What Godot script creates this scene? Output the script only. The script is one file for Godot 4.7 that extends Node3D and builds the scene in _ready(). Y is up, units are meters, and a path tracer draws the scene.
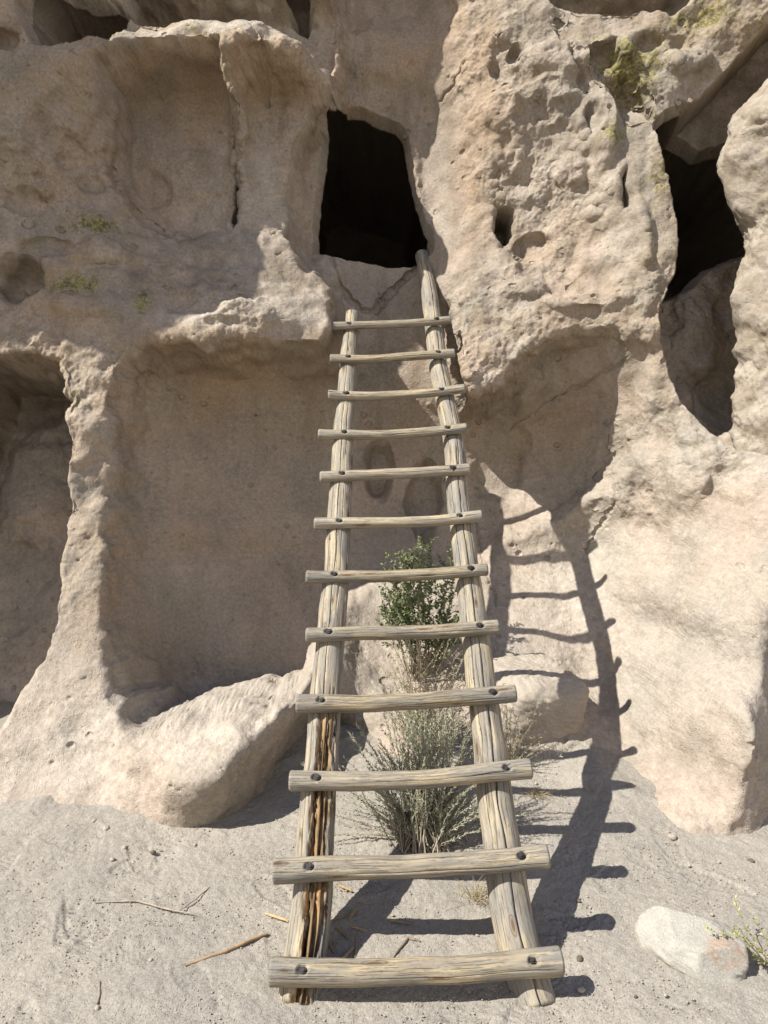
extends Node3D

var outer_points := PackedVector3Array([
	Vector3(-2.63, 5.59, -4.65), Vector3(-1.47, 5.63, -4.70), Vector3(-0.41, 5.68, -4.75), Vector3(0.44, 5.85, -4.95), Vector3(1.40, 5.77, -4.85), Vector3(2.43, 5.55, -4.60),
	Vector3(-2.41, 4.46, -4.30), Vector3(-1.97, 4.26, -4.34), Vector3(-2.21, 3.97, -4.36), Vector3(-1.86, 4.05, -4.50), Vector3(-1.60, 4.29, -4.42), Vector3(-1.32, 4.34, -4.46),
	Vector3(-0.98, 4.42, -4.50), Vector3(-0.60, 4.47, -4.60), Vector3(-1.62, 4.48, -4.48), Vector3(-1.34, 4.52, -4.53), Vector3(-0.99, 4.59, -4.58), Vector3(-0.61, 4.62, -4.68),
	Vector3(-1.69, 4.71, -4.66), Vector3(-1.41, 4.79, -4.74), Vector3(-1.04, 4.86, -4.80), Vector3(-0.64, 4.86, -4.88), Vector3(-0.38, 4.52, -4.92), Vector3(-2.28, 3.64, -4.52),
	Vector3(-1.91, 3.69, -4.62), Vector3(-1.69, 3.91, -4.70), Vector3(-1.48, 4.09, -4.80), Vector3(-0.98, 4.00, -4.86), Vector3(-0.61, 4.15, -4.90), Vector3(-0.48, 3.96, -5.05),
	Vector3(-0.52, 3.54, -5.02), Vector3(-2.29, 3.35, -4.55), Vector3(-1.95, 3.40, -4.60), Vector3(-1.68, 3.49, -4.66), Vector3(-1.39, 3.30, -4.74), Vector3(-0.97, 3.30, -4.82),
	Vector3(-0.60, 3.33, -4.90), Vector3(-2.28, 2.99, -4.55), Vector3(-1.91, 2.97, -4.50), Vector3(-1.55, 2.97, -4.50), Vector3(-1.23, 3.04, -4.60), Vector3(-0.82, 3.06, -4.66),
	Vector3(-0.46, 3.16, -4.86), Vector3(-2.07, 2.76, -4.48), Vector3(-1.65, 2.69, -4.45), Vector3(-1.30, 2.77, -4.46), Vector3(-0.68, 2.81, -4.56), Vector3(-0.99, 2.76, -4.47),
	Vector3(-0.39, 2.87, -4.70), Vector3(-2.48, 2.21, -4.50), Vector3(-2.25, 2.21, -4.50), Vector3(-1.70, 2.30, -4.36), Vector3(-1.37, 2.32, -4.50), Vector3(-1.68, 1.84, -4.34),
	Vector3(-1.65, 1.39, -4.26), Vector3(-2.13, 1.39, -4.30), Vector3(-1.60, 1.08, -4.14), Vector3(-2.05, 0.97, -4.15), Vector3(-1.72, 0.73, -4.00), Vector3(-1.45, 0.74, -3.98),
	Vector3(-1.88, 0.43, -3.82), Vector3(-1.56, 0.35, -3.76), Vector3(-1.30, 0.38, -3.74), Vector3(-1.18, 0.48, -3.68), Vector3(-0.93, 0.51, -3.50), Vector3(-0.75, 0.52, -3.48),
	Vector3(-0.65, 0.58, -3.52), Vector3(-0.54, 0.65, -3.66), Vector3(-0.44, 0.75, -3.86), Vector3(-0.37, 0.88, -4.20), Vector3(-0.28, 1.07, -4.65), Vector3(-0.91, 0.59, -3.68),
	Vector3(-0.71, 0.64, -3.70), Vector3(-0.85, 0.66, -3.90), Vector3(-1.06, 0.62, -3.85), Vector3(-0.62, 0.69, -3.92), Vector3(-1.07, 0.33, -3.58), Vector3(-0.85, 0.26, -3.53),
	Vector3(-0.69, 0.26, -3.64), Vector3(-0.62, 0.40, -3.68), Vector3(-0.58, 0.31, -3.90), Vector3(-0.49, 0.38, -4.15), Vector3(-0.37, 0.52, -4.40), Vector3(0.57, 4.91, -5.05),
	Vector3(0.63, 4.46, -4.98), Vector3(0.88, 4.74, -4.90), Vector3(0.87, 4.26, -4.86), Vector3(1.25, 4.69, -4.82), Vector3(1.24, 4.22, -4.80), Vector3(1.53, 4.50, -4.72),
	Vector3(1.90, 4.67, -4.70), Vector3(2.29, 4.78, -4.50), Vector3(0.63, 4.01, -5.02), Vector3(0.88, 3.76, -4.92), Vector3(1.24, 3.72, -4.82), Vector3(1.52, 3.97, -4.68),
	Vector3(1.63, 3.58, -4.66), Vector3(1.55, 3.20, -4.62), Vector3(0.64, 3.49, -5.05), Vector3(0.56, 3.12, -4.95), Vector3(0.80, 3.22, -4.86), Vector3(1.11, 3.20, -4.80),
	Vector3(1.33, 3.11, -4.72), Vector3(0.58, 2.74, -4.76), Vector3(0.53, 2.49, -4.72), Vector3(0.84, 2.81, -4.76), Vector3(1.19, 2.90, -4.66), Vector3(1.53, 2.82, -4.58),
	Vector3(1.60, 2.47, -4.62), Vector3(1.75, 2.08, -4.40), Vector3(1.58, 2.18, -4.75), Vector3(1.96, 1.89, -4.24), Vector3(2.11, 1.88, -4.10), Vector3(2.31, 2.34, -4.60),
	Vector3(2.40, 3.10, -4.70), Vector3(2.43, 3.74, -4.72), Vector3(2.42, 4.26, -4.70), Vector3(2.05, 4.50, -4.68), Vector3(1.39, 1.76, -4.98), Vector3(1.41, 1.46, -5.10),
	Vector3(1.41, 1.26, -4.88), Vector3(1.36, 1.04, -4.67), Vector3(1.36, 0.80, -4.47), Vector3(1.34, 0.62, -4.24), Vector3(1.28, 0.42, -4.04), Vector3(1.11, 1.50, -5.16),
	Vector3(0.84, 1.37, -5.15), Vector3(0.98, 1.07, -4.85), Vector3(0.97, 0.80, -4.55), Vector3(0.96, 0.58, -4.25), Vector3(0.91, 0.40, -4.02), Vector3(1.64, 1.50, -4.60),
	Vector3(1.74, 1.50, -4.25), Vector3(1.96, 1.50, -3.95), Vector3(1.56, 1.05, -4.38), Vector3(1.62, 1.09, -3.98), Vector3(1.78, 1.12, -3.72), Vector3(2.09, 0.99, -4.00),
	Vector3(1.40, 0.66, -4.10), Vector3(1.42, 0.64, -3.74), Vector3(1.56, 0.76, -3.62), Vector3(1.66, 0.69, -3.52), Vector3(2.03, 0.59, -3.95), Vector3(1.35, 0.38, -3.82),
	Vector3(1.33, 0.29, -3.52), Vector3(1.45, 0.21, -3.43), Vector3(1.62, 0.23, -3.45), Vector3(1.80, 0.22, -3.60), Vector3(-0.09, 1.17, -4.98), Vector3(0.36, 1.18, -5.00),
	Vector3(0.69, 1.24, -5.05), Vector3(-0.08, 0.85, -4.60), Vector3(0.33, 0.85, -4.60), Vector3(-0.08, 0.58, -4.25), Vector3(0.36, 0.58, -4.25), Vector3(0.08, 0.39, -4.00),
	Vector3(0.49, 0.39, -4.00),
])
var inner_points := PackedVector3Array([
	Vector3(-1.56, 2.56, -4.72), Vector3(-1.42, 2.63, -4.85), Vector3(-1.05, 2.64, -4.90), Vector3(-0.61, 2.66, -5.00), Vector3(-1.31, 2.37, -4.95), Vector3(-1.02, 2.40, -5.10),
	Vector3(-0.64, 2.45, -5.22), Vector3(-1.56, 2.05, -4.64), Vector3(-1.45, 2.06, -4.78), Vector3(-1.19, 2.09, -5.00), Vector3(-0.87, 2.11, -5.18), Vector3(-0.51, 2.13, -5.36),
	Vector3(-0.34, 2.62, -5.36), Vector3(-1.54, 1.45, -4.55), Vector3(-1.43, 1.44, -4.72), Vector3(-1.21, 1.44, -4.96), Vector3(-0.86, 1.44, -5.16), Vector3(-0.44, 1.43, -5.30),
	Vector3(-1.50, 1.05, -4.45), Vector3(-1.40, 0.93, -4.66), Vector3(-1.05, 0.91, -4.98), Vector3(-0.61, 0.92, -5.08), Vector3(-1.35, 0.65, -4.15), Vector3(-1.24, 0.57, -4.50),
	Vector3(-1.04, 0.58, -4.80), Vector3(-0.79, 0.61, -4.88), Vector3(-1.31, 0.72, -4.75), Vector3(-0.74, 0.76, -5.05), Vector3(-0.39, 1.03, -5.10), Vector3(-0.27, 3.30, -5.30),
	Vector3(-0.03, 3.25, -5.36), Vector3(0.25, 3.18, -5.36), Vector3(-0.03, 2.49, -5.42), Vector3(0.39, 2.48, -5.38), Vector3(0.32, 1.93, -5.45), Vector3(-0.03, 1.43, -5.35),
	Vector3(0.38, 1.37, -5.25), Vector3(-0.03, 1.19, -5.05), Vector3(0.43, 1.19, -5.05), Vector3(0.59, 2.88, -5.28), Vector3(0.67, 2.34, -5.38), Vector3(0.85, 2.51, -5.18),
	Vector3(1.03, 2.56, -5.08), Vector3(0.96, 2.14, -5.42), Vector3(1.21, 2.33, -5.30), Vector3(1.32, 2.65, -4.90), Vector3(1.46, 2.68, -4.74), Vector3(1.41, 2.29, -5.02),
	Vector3(1.52, 2.39, -4.85), Vector3(1.21, 1.85, -5.32), Vector3(0.88, 1.78, -5.42), Vector3(0.79, 1.50, -5.30), Vector3(1.10, 1.67, -5.28), Vector3(1.42, 1.96, -5.08),
	Vector3(1.59, 2.36, -4.68), Vector3(1.60, 2.59, -4.64), Vector3(-0.38, 4.55, -5.32), Vector3(-0.48, 4.42, -5.27), Vector3(-0.46, 3.94, -5.30), Vector3(-0.50, 3.58, -5.28),
	Vector3(-0.24, 4.66, -5.34), Vector3(0.11, 4.53, -5.36), Vector3(-0.13, 4.56, -5.34), Vector3(0.25, 4.04, -5.36), Vector3(0.39, 4.34, -5.26), Vector3(0.39, 3.85, -5.26),
	Vector3(0.38, 3.41, -5.25), Vector3(0.56, 3.65, -5.12), Vector3(0.58, 4.31, -5.08), Vector3(0.48, 3.17, -5.10), Vector3(-0.24, 5.01, -5.30), Vector3(0.11, 5.06, -5.28),
	Vector3(0.41, 4.97, -5.14), Vector3(-0.03, 5.44, -5.30), Vector3(0.39, 5.43, -5.20), Vector3(-0.09, 5.62, -5.00), Vector3(0.44, 5.69, -5.00),
])
var hollow := PackedVector2Array([Vector2(-1.40, 0.72), Vector2(-1.22, 0.54), Vector2(-1.05, 0.60), Vector2(-0.84, 0.64), Vector2(-0.61, 0.64), Vector2(-0.47, 0.72), Vector2(-0.37, 0.87), Vector2(-0.28, 1.07), Vector2(-0.09, 1.18), Vector2(0.36, 1.20), Vector2(0.69, 1.27), Vector2(0.81, 1.50), Vector2(1.14, 1.62), Vector2(1.43, 1.84), Vector2(1.59, 2.05), Vector2(1.63, 2.34), Vector2(1.64, 2.63), Vector2(1.42, 2.78), Vector2(1.19, 2.80), Vector2(1.00, 2.74), Vector2(0.87, 2.64), Vector2(0.71, 2.45), Vector2(0.53, 2.40), Vector2(0.44, 2.69), Vector2(0.50, 3.05), Vector2(0.59, 3.48), Vector2(0.63, 3.81), Vector2(0.64, 4.19), Vector2(0.59, 4.54), Vector2(0.56, 4.91), Vector2(0.48, 5.50), Vector2(0.37, 5.92), Vector2(-0.15, 5.79), Vector2(-0.32, 5.27), Vector2(-0.33, 4.77), Vector2(-0.34, 4.48), Vector2(-0.50, 4.32), Vector2(-0.59, 4.05), Vector2(-0.62, 3.80), Vector2(-0.65, 3.58), Vector2(-0.56, 3.31), Vector2(-0.35, 3.10), Vector2(-0.31, 2.88), Vector2(-0.38, 2.68), Vector2(-0.61, 2.68), Vector2(-0.85, 2.69), Vector2(-1.08, 2.64), Vector2(-1.28, 2.67), Vector2(-1.43, 2.62), Vector2(-1.54, 2.49), Vector2(-1.56, 2.19), Vector2(-1.57, 1.84), Vector2(-1.55, 1.50), Vector2(-1.52, 1.18), Vector2(-1.47, 0.92)])
var carvings := [
	[PackedVector2Array([Vector2(-2.68, 2.64), Vector2(-2.17, 2.57), Vector2(-2.00, 2.58), Vector2(-1.89, 2.52), Vector2(-1.83, 2.35), Vector2(-1.81, 2.01), Vector2(-1.79, 1.56), Vector2(-1.78, 1.17), Vector2(-1.80, 0.89), Vector2(-1.91, 0.61), Vector2(-2.05, 0.38), Vector2(-2.63, 0.26)]), -5.05, -0.42, 0.06],  # arch_left
	[PackedVector2Array([Vector2(-1.71, 3.99), Vector2(-1.70, 4.32), Vector2(-1.58, 4.47), Vector2(-1.28, 4.55), Vector2(-1.01, 4.53), Vector2(-0.93, 4.28), Vector2(-0.94, 3.80), Vector2(-0.97, 3.49), Vector2(-1.20, 3.41), Vector2(-1.49, 3.50), Vector2(-1.66, 3.70)]), -4.99, 0.05, 0.06],  # panel_left
	[PackedVector2Array([Vector2(-0.93, 4.44), Vector2(-0.79, 4.53), Vector2(-0.54, 4.49), Vector2(-0.43, 4.36), Vector2(-0.45, 3.95), Vector2(-0.50, 3.49), Vector2(-0.73, 3.44), Vector2(-0.92, 3.47)]), -4.97, 0.00, 0.08],  # panel_right
	[PackedVector2Array([Vector2(0.96, 5.13), Vector2(1.12, 4.99), Vector2(1.31, 4.88), Vector2(1.63, 4.86), Vector2(1.80, 4.79), Vector2(1.95, 4.91), Vector2(2.04, 5.13)]), -5.10, 0.00, 0.06],  # band_right
	[PackedVector2Array([Vector2(-1.64, 4.75), Vector2(-1.23, 4.72), Vector2(-1.02, 4.74), Vector2(-0.72, 4.73), Vector2(-0.51, 4.56), Vector2(-0.30, 4.59), Vector2(-0.27, 5.04), Vector2(-0.87, 5.07), Vector2(-1.66, 5.04)]), -5.15, 0.00, 0.05],  # band_top
]
var caves := [
	[PackedVector2Array([Vector2(-0.43, 4.36), Vector2(-0.40, 4.45), Vector2(-0.34, 4.49), Vector2(-0.28, 4.55), Vector2(-0.17, 4.56), Vector2(-0.03, 4.51), Vector2(0.11, 4.46), Vector2(0.17, 4.38), Vector2(0.18, 4.31), Vector2(0.23, 4.03), Vector2(0.28, 3.80), Vector2(0.34, 3.63), Vector2(0.34, 3.52), Vector2(0.25, 3.42), Vector2(0.01, 3.42), Vector2(-0.20, 3.45), Vector2(-0.49, 3.48), Vector2(-0.50, 3.68), Vector2(-0.47, 3.94), Vector2(-0.43, 4.25)]), 3.40, 1.10],  # door
	[PackedVector2Array([Vector2(-2.13, 4.84), Vector2(-2.13, 4.55), Vector2(-2.03, 4.36), Vector2(-1.92, 4.35), Vector2(-1.79, 4.40), Vector2(-1.64, 4.48), Vector2(-1.59, 4.57), Vector2(-1.57, 4.84)]), 0.70, 0.10],  # hole_top_left
	[PackedVector2Array([Vector2(2.73, 5.00), Vector2(2.36, 4.67), Vector2(2.12, 4.42), Vector2(1.91, 4.22), Vector2(1.77, 4.10), Vector2(1.71, 3.98), Vector2(1.76, 3.79), Vector2(1.82, 3.61), Vector2(1.84, 3.38), Vector2(1.79, 3.16), Vector2(1.71, 3.04), Vector2(1.65, 2.91), Vector2(1.64, 2.74), Vector2(1.70, 2.49), Vector2(1.78, 2.25), Vector2(1.86, 2.10), Vector2(1.95, 1.99), Vector2(2.21, 1.95), Vector2(2.55, 2.15), Vector2(2.74, 2.95), Vector2(2.77, 4.17)]), 0.40, 0.04],  # hollow_right
	[PackedVector2Array([Vector2(1.65, 4.06), Vector2(1.74, 4.17), Vector2(1.87, 4.24), Vector2(2.00, 4.19), Vector2(2.14, 4.10), Vector2(2.34, 4.17), Vector2(2.53, 4.11), Vector2(2.67, 3.80), Vector2(2.65, 3.42), Vector2(2.45, 3.41), Vector2(2.20, 3.30), Vector2(2.03, 3.13), Vector2(1.93, 3.06), Vector2(1.84, 3.03), Vector2(1.75, 3.08), Vector2(1.78, 3.36), Vector2(1.76, 3.58), Vector2(1.70, 3.77)]), 2.20, 0.40],  # hole_right
	[PackedVector2Array([Vector2(0.71, 3.63), Vector2(0.75, 3.70), Vector2(0.80, 3.71), Vector2(0.86, 3.68), Vector2(0.88, 3.61), Vector2(0.87, 3.51), Vector2(0.83, 3.45), Vector2(0.78, 3.43), Vector2(0.73, 3.47), Vector2(0.71, 3.55)]), 0.35, 0.03],  # hole_small
	[PackedVector2Array([Vector2(-0.73, 5.36), Vector2(-0.69, 5.09), Vector2(-0.59, 4.94), Vector2(-0.51, 4.90), Vector2(-0.46, 5.08), Vector2(-0.49, 5.36)]), 0.50, 0.05],  # slot_top
]
var dents := [
	[-2.18, 3.06, 0.16, 0.13, -0.24, 2], [-1.60, 1.86, 0.15, 0.16, -0.06, 3], [-0.04, 1.99, 0.10, 0.21, -0.15, 4], [0.29, 1.78, 0.12, 0.25, -0.14, 4],
	[-1.87, 3.85, 0.13, 0.11, -0.07, 2], [-2.18, 4.40, 0.07, 0.06, -0.06, 3], [-1.80, 3.69, 0.10, 0.06, -0.05, 2], [1.03, 3.65, 0.32, 0.57, -0.07, 4],
	[0.98, 3.41, 0.13, 0.08, -0.07, 3], [1.32, 4.16, 0.05, 0.11, -0.07, 3], [0.86, 4.66, 0.05, 0.06, -0.10, 2], [0.76, 4.64, 0.06, 0.15, -0.06, 2],
	[0.96, 2.52, 0.12, 0.13, 0.09, 2], [1.50, 3.67, 0.04, 0.13, -0.10, 2], [1.42, 4.52, 0.16, 0.14, 0.07, 2], [1.39, 4.13, 0.07, 0.31, 0.06, 2],
	[1.55, 3.32, 0.08, 0.24, 0.05, 2], [1.12, 4.56, 0.22, 0.14, 0.07, 2], [1.66, 4.62, 0.09, 0.06, -0.08, 2], [1.89, 4.47, 0.15, 0.08, 0.06, 2],
	[1.69, 3.89, 0.05, 0.18, 0.05, 2], [0.76, 4.30, 0.12, 0.13, 0.05, 2], [1.00, 4.36, 0.23, 0.09, 0.05, 3], [1.20, 3.86, 0.09, 0.11, 0.03, 2],
	[0.86, 3.08, 0.19, 0.06, 0.05, 2], [1.26, 2.97, 0.24, 0.07, 0.05, 2], [1.19, 2.18, 0.27, 0.13, 0.03, 2], [0.80, 2.09, 0.21, 0.31, -0.07, 3],
	[-0.79, 2.86, 0.35, 0.08, 0.04, 2], [-1.12, 2.90, 0.18, 0.07, -0.04, 2], [-1.71, 3.22, 0.18, 0.07, 0.05, 2], [-2.04, 3.25, 0.18, 0.06, -0.05, 2],
	[-1.72, 2.88, 0.20, 0.07, 0.04, 2], [-2.16, 3.55, 0.18, 0.06, -0.05, 2], [-0.92, 2.50, 0.41, 0.17, -0.04, 2], [-2.34, 1.90, 0.23, 0.40, 0.10, 2],
	[-2.42, 2.43, 0.16, 0.20, -0.06, 2], [-2.30, 1.25, 0.19, 0.32, -0.05, 2], [2.06, 2.87, 0.14, 0.32, 0.10, 2], [2.10, 2.38, 0.11, 0.25, -0.08, 2],
	[1.61, 1.00, 0.20, 0.41, 0.05, 2], [1.66, 1.87, 0.18, 0.18, 0.04, 2], [1.45, 1.95, 0.06, 0.19, -0.03, 2], [-0.73, 4.36, 0.09, 0.39, -0.03, 2],
	[-1.27, 4.32, 0.26, 0.26, -0.05, 2], [-1.53, 3.79, 0.13, 0.13, -0.04, 3], [-1.14, 3.69, 0.16, 0.12, -0.03, 2], [-0.03, 4.91, 0.31, 0.21, 0.06, 2],
	[0.33, 4.13, 0.08, 0.42, -0.04, 2], [-0.37, 3.37, 0.11, 0.12, 0.05, 2], [1.47, 0.76, 0.11, 0.43, -0.06, 2], [1.52, 0.62, 0.12, 0.33, 0.06, 2],
	[1.92, 1.97, 0.28, 0.08, 0.03, 2], [1.84, 1.61, 0.16, 0.16, -0.04, 2], [1.74, 1.62, 0.09, 0.34, 0.05, 2], [1.61, 1.75, 0.09, 0.30, -0.04, 2],
	[1.42, 0.95, 0.17, 0.28, -0.03, 2], [-1.34, 0.28, 0.19, 0.14, 0.03, 2], [-1.77, 0.61, 0.20, 0.20, 0.03, 2],
]
var pillar_edge := PackedVector2Array([Vector2(1.389, 1.911), Vector2(1.620, 1.946), Vector2(1.850, 1.980), Vector2(2.051, 2.009), Vector2(2.224, 2.003), Vector2(2.426, 2.038), Vector2(2.598, 2.055), Vector2(2.771, 2.021), Vector2(2.944, 2.009), Vector2(3.105, 2.032), Vector2(3.203, 2.061), Vector2(3.301, 2.090), Vector2(3.416, 2.026), Vector2(3.519, 1.963), Vector2(3.663, 1.940), Vector2(3.819, 1.957), Vector2(4.038, 2.055), Vector2(4.210, 2.188), Vector2(4.383, 2.337), Vector2(4.556, 2.464), Vector2(4.728, 2.568)])  # height, x of its left side
var cracks := [
	[PackedVector2Array([Vector2(1.37, 4.56), Vector2(1.46, 4.41), Vector2(1.54, 4.25), Vector2(1.59, 4.17)]), 0.120, 0.160],
	[PackedVector2Array([Vector2(-0.36, 3.45), Vector2(-0.31, 3.28), Vector2(-0.22, 3.16), Vector2(-0.14, 3.10), Vector2(-0.07, 3.11), Vector2(0.06, 3.26), Vector2(0.17, 3.36), Vector2(0.29, 3.45)]), 0.022, 0.035],
	[PackedVector2Array([Vector2(-0.97, 4.39), Vector2(-0.95, 4.06), Vector2(-0.96, 3.73), Vector2(-0.97, 3.56)]), 0.035, 0.040],
	[PackedVector2Array([Vector2(-0.97, 3.82), Vector2(-0.97, 3.69), Vector2(-0.97, 3.54)]), 0.022, 0.070],
	[PackedVector2Array([Vector2(-1.72, 3.90), Vector2(-1.69, 3.71), Vector2(-1.54, 3.57), Vector2(-1.38, 3.48), Vector2(-1.22, 3.42)]), 0.030, 0.040],
	[PackedVector2Array([Vector2(0.89, 2.29), Vector2(1.06, 2.42), Vector2(1.29, 2.52), Vector2(1.49, 2.62)]), 0.012, 0.020],
	[PackedVector2Array([Vector2(0.43, 1.92), Vector2(0.55, 1.99)]), 0.020, 0.030],
	[PackedVector2Array([Vector2(0.39, 4.53), Vector2(0.48, 4.61), Vector2(0.55, 4.69)]), 0.012, 0.020],
	[PackedVector2Array([Vector2(1.58, 1.39), Vector2(1.62, 1.17), Vector2(1.57, 0.95)]), 0.012, 0.015],
	[PackedVector2Array([Vector2(1.33, 1.37), Vector2(1.40, 1.57), Vector2(1.48, 1.76)]), 0.015, 0.020],
	[PackedVector2Array([Vector2(1.45, 2.28), Vector2(1.49, 2.08), Vector2(1.41, 1.89)]), 0.020, 0.025],
	[PackedVector2Array([Vector2(0.64, 1.64), Vector2(0.67, 1.37), Vector2(0.70, 1.11)]), 0.020, 0.020],
	[PackedVector2Array([Vector2(-0.82, 4.68), Vector2(-0.75, 4.49), Vector2(-0.77, 4.37)]), 0.020, 0.020],
	[PackedVector2Array([Vector2(1.47, 4.55), Vector2(1.54, 4.29), Vector2(1.68, 4.10), Vector2(1.78, 3.91)]), 0.020, 0.030],
	[PackedVector2Array([Vector2(1.12, 4.87), Vector2(1.19, 4.55), Vector2(1.28, 4.35)]), 0.020, 0.030],
]
var stains := [  # x, y, half width, half height, channel (0 warm, 1 grey, 2 pale, 3 lichen), strength
	[-0.99, 0.80, 0.58, 0.19, 2, 0.35], [0.88, 4.21, 0.38, 0.38, 0, 0.50], [1.17, 3.45, 0.31, 0.31, 0, 0.45], [1.67, 2.83, 0.18, 0.36, 0, 0.50],
	[1.08, 2.85, 0.43, 0.12, 0, 0.50], [-2.00, 4.12, 0.34, 0.28, 0, 0.60], [1.97, 4.67, 0.30, 0.18, 0, 0.50], [-1.51, 4.02, 0.38, 0.38, 0, 0.50],
	[-0.61, 3.91, 0.19, 0.38, 0, 0.40], [0.11, 4.79, 0.41, 0.41, 0, 0.50], [-1.38, 4.59, 0.18, 0.07, 2, 1.00], [-1.09, 4.66, 0.24, 0.08, 2, 1.00],
	[-0.76, 4.69, 0.21, 0.08, 2, 1.00], [-0.38, 4.48, 0.09, 0.09, 2, 0.90], [-1.08, 2.80, 0.23, 0.07, 2, 0.90], [-0.51, 2.88, 0.20, 0.10, 2, 0.90],
	[-1.64, 3.16, 0.09, 0.05, 2, 0.90], [-1.38, 4.48, 0.70, 0.22, 0, 1.00], [-0.87, 4.31, 0.32, 0.19, 0, 0.70], [-0.53, 4.55, 0.31, 0.19, 0, 0.70],
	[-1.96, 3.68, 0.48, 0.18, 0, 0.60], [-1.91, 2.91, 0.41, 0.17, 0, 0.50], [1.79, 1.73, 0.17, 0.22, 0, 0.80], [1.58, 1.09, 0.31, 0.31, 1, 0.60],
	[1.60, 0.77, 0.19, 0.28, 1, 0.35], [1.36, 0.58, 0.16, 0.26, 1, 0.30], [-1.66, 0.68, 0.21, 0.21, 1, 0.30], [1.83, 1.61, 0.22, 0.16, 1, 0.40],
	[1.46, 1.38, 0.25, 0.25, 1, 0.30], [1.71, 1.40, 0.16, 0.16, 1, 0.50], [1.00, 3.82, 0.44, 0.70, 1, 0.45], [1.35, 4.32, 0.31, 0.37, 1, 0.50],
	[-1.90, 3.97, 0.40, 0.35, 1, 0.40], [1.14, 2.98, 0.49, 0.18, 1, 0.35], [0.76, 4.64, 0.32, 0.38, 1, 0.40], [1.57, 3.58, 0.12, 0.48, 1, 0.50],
	[-1.05, 2.46, 0.75, 0.41, 0, 0.80], [-1.61, 1.87, 0.24, 0.55, 0, 0.40], [-1.57, 1.15, 0.18, 0.48, 0, 0.80], [-0.92, 1.78, 0.62, 0.21, 0, 0.30],
	[-0.92, 1.47, 0.75, 0.15, 0, 0.50], [-1.24, 4.53, 0.53, 0.20, 0, 0.90], [-0.58, 4.42, 0.24, 0.18, 0, 0.80], [-1.27, 4.48, 0.55, 0.10, 0, 0.60],
	[0.59, 3.96, 0.13, 0.54, 0, 0.70], [0.69, 4.64, 0.13, 0.32, 0, 0.60], [0.39, 2.34, 0.42, 0.56, 0, 0.40], [0.99, 3.34, 0.14, 0.06, 0, 0.50],
	[1.33, 2.98, 0.36, 0.24, 0, 0.35], [1.73, 1.30, 0.31, 0.31, 0, 0.35], [-1.71, 3.13, 0.48, 0.30, 0, 0.40], [1.09, 2.25, 0.40, 0.27, 0, 0.60],
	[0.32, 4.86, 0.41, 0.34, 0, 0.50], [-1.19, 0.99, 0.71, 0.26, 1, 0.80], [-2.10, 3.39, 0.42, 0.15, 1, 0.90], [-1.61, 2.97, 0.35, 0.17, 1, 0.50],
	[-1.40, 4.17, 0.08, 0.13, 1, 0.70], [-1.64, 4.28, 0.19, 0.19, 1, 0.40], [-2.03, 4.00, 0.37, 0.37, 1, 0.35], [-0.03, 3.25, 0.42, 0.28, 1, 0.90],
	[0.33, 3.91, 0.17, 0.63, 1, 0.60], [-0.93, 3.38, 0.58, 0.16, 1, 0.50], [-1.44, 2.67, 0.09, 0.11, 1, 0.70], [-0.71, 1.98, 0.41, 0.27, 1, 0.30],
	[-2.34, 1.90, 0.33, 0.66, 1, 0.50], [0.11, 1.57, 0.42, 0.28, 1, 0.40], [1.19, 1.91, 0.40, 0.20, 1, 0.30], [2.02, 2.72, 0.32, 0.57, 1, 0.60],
	[-1.32, 5.33, 0.77, 0.10, 1, 0.80], [1.62, 1.19, 0.27, 0.21, 1, 0.25], [-1.60, 0.52, 0.55, 0.30, 2, 0.70], [-0.80, 0.65, 0.53, 0.14, 2, 1.00],
	[-1.71, 2.32, 0.17, 0.35, 2, 0.35], [0.89, 0.73, 0.33, 0.33, 2, 0.50], [1.54, 0.95, 0.55, 0.96, 2, 0.30], [1.52, 1.50, 0.36, 0.36, 2, 0.50],
	[1.09, 1.13, 0.43, 0.43, 2, 0.80], [-0.37, 3.62, 0.09, 0.40, 2, 0.50], [-0.76, 3.91, 0.20, 0.39, 2, 0.30], [0.09, 0.91, 0.54, 0.36, 2, 0.40],
	[1.12, 3.80, 0.38, 0.50, 2, 0.30], [1.94, 1.89, 0.33, 0.14, 2, 0.70], [-0.69, 4.64, 0.36, 0.06, 2, 0.70], [-0.80, 2.90, 0.41, 0.12, 2, 0.60],
	[0.61, 2.51, 0.13, 0.06, 2, 0.40], [-1.75, 3.41, 0.17, 0.08, 3, 1.00], [-1.82, 3.00, 0.17, 0.09, 3, 1.00], [-1.42, 2.91, 0.05, 0.13, 3, 0.90],
	[-1.76, 2.32, 0.08, 0.06, 3, 0.60], [-1.75, 4.65, 0.14, 0.08, 3, 0.70], [-1.15, 4.62, 0.07, 0.06, 3, 0.60], [1.53, 4.50, 0.22, 0.13, 3, 1.00],
	[1.42, 4.00, 0.09, 0.10, 3, 0.90], [1.59, 4.39, 0.12, 0.24, 3, 0.70], [1.66, 3.70, 0.10, 0.18, 3, 0.60], [2.11, 3.98, 0.07, 0.07, 3, 0.90],
	[1.31, 4.68, 0.12, 0.07, 3, 0.50], [1.97, 4.74, 0.27, 0.12, 3, 0.85], [1.61, 3.32, 0.08, 0.24, 3, 0.40], [2.30, 4.60, 0.08, 0.08, 3, 0.60],
	[-0.97, 4.54, 0.12, 0.05, 3, 0.40],
]

const SUN := Vector3(0.86, -1.0, -0.47)
var rng := RandomNumberGenerator.new()
var wood_mat: StandardMaterial3D
var used_names := {}
var foot_x := PackedFloat32Array()
var foot_z := PackedFloat32Array()

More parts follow.
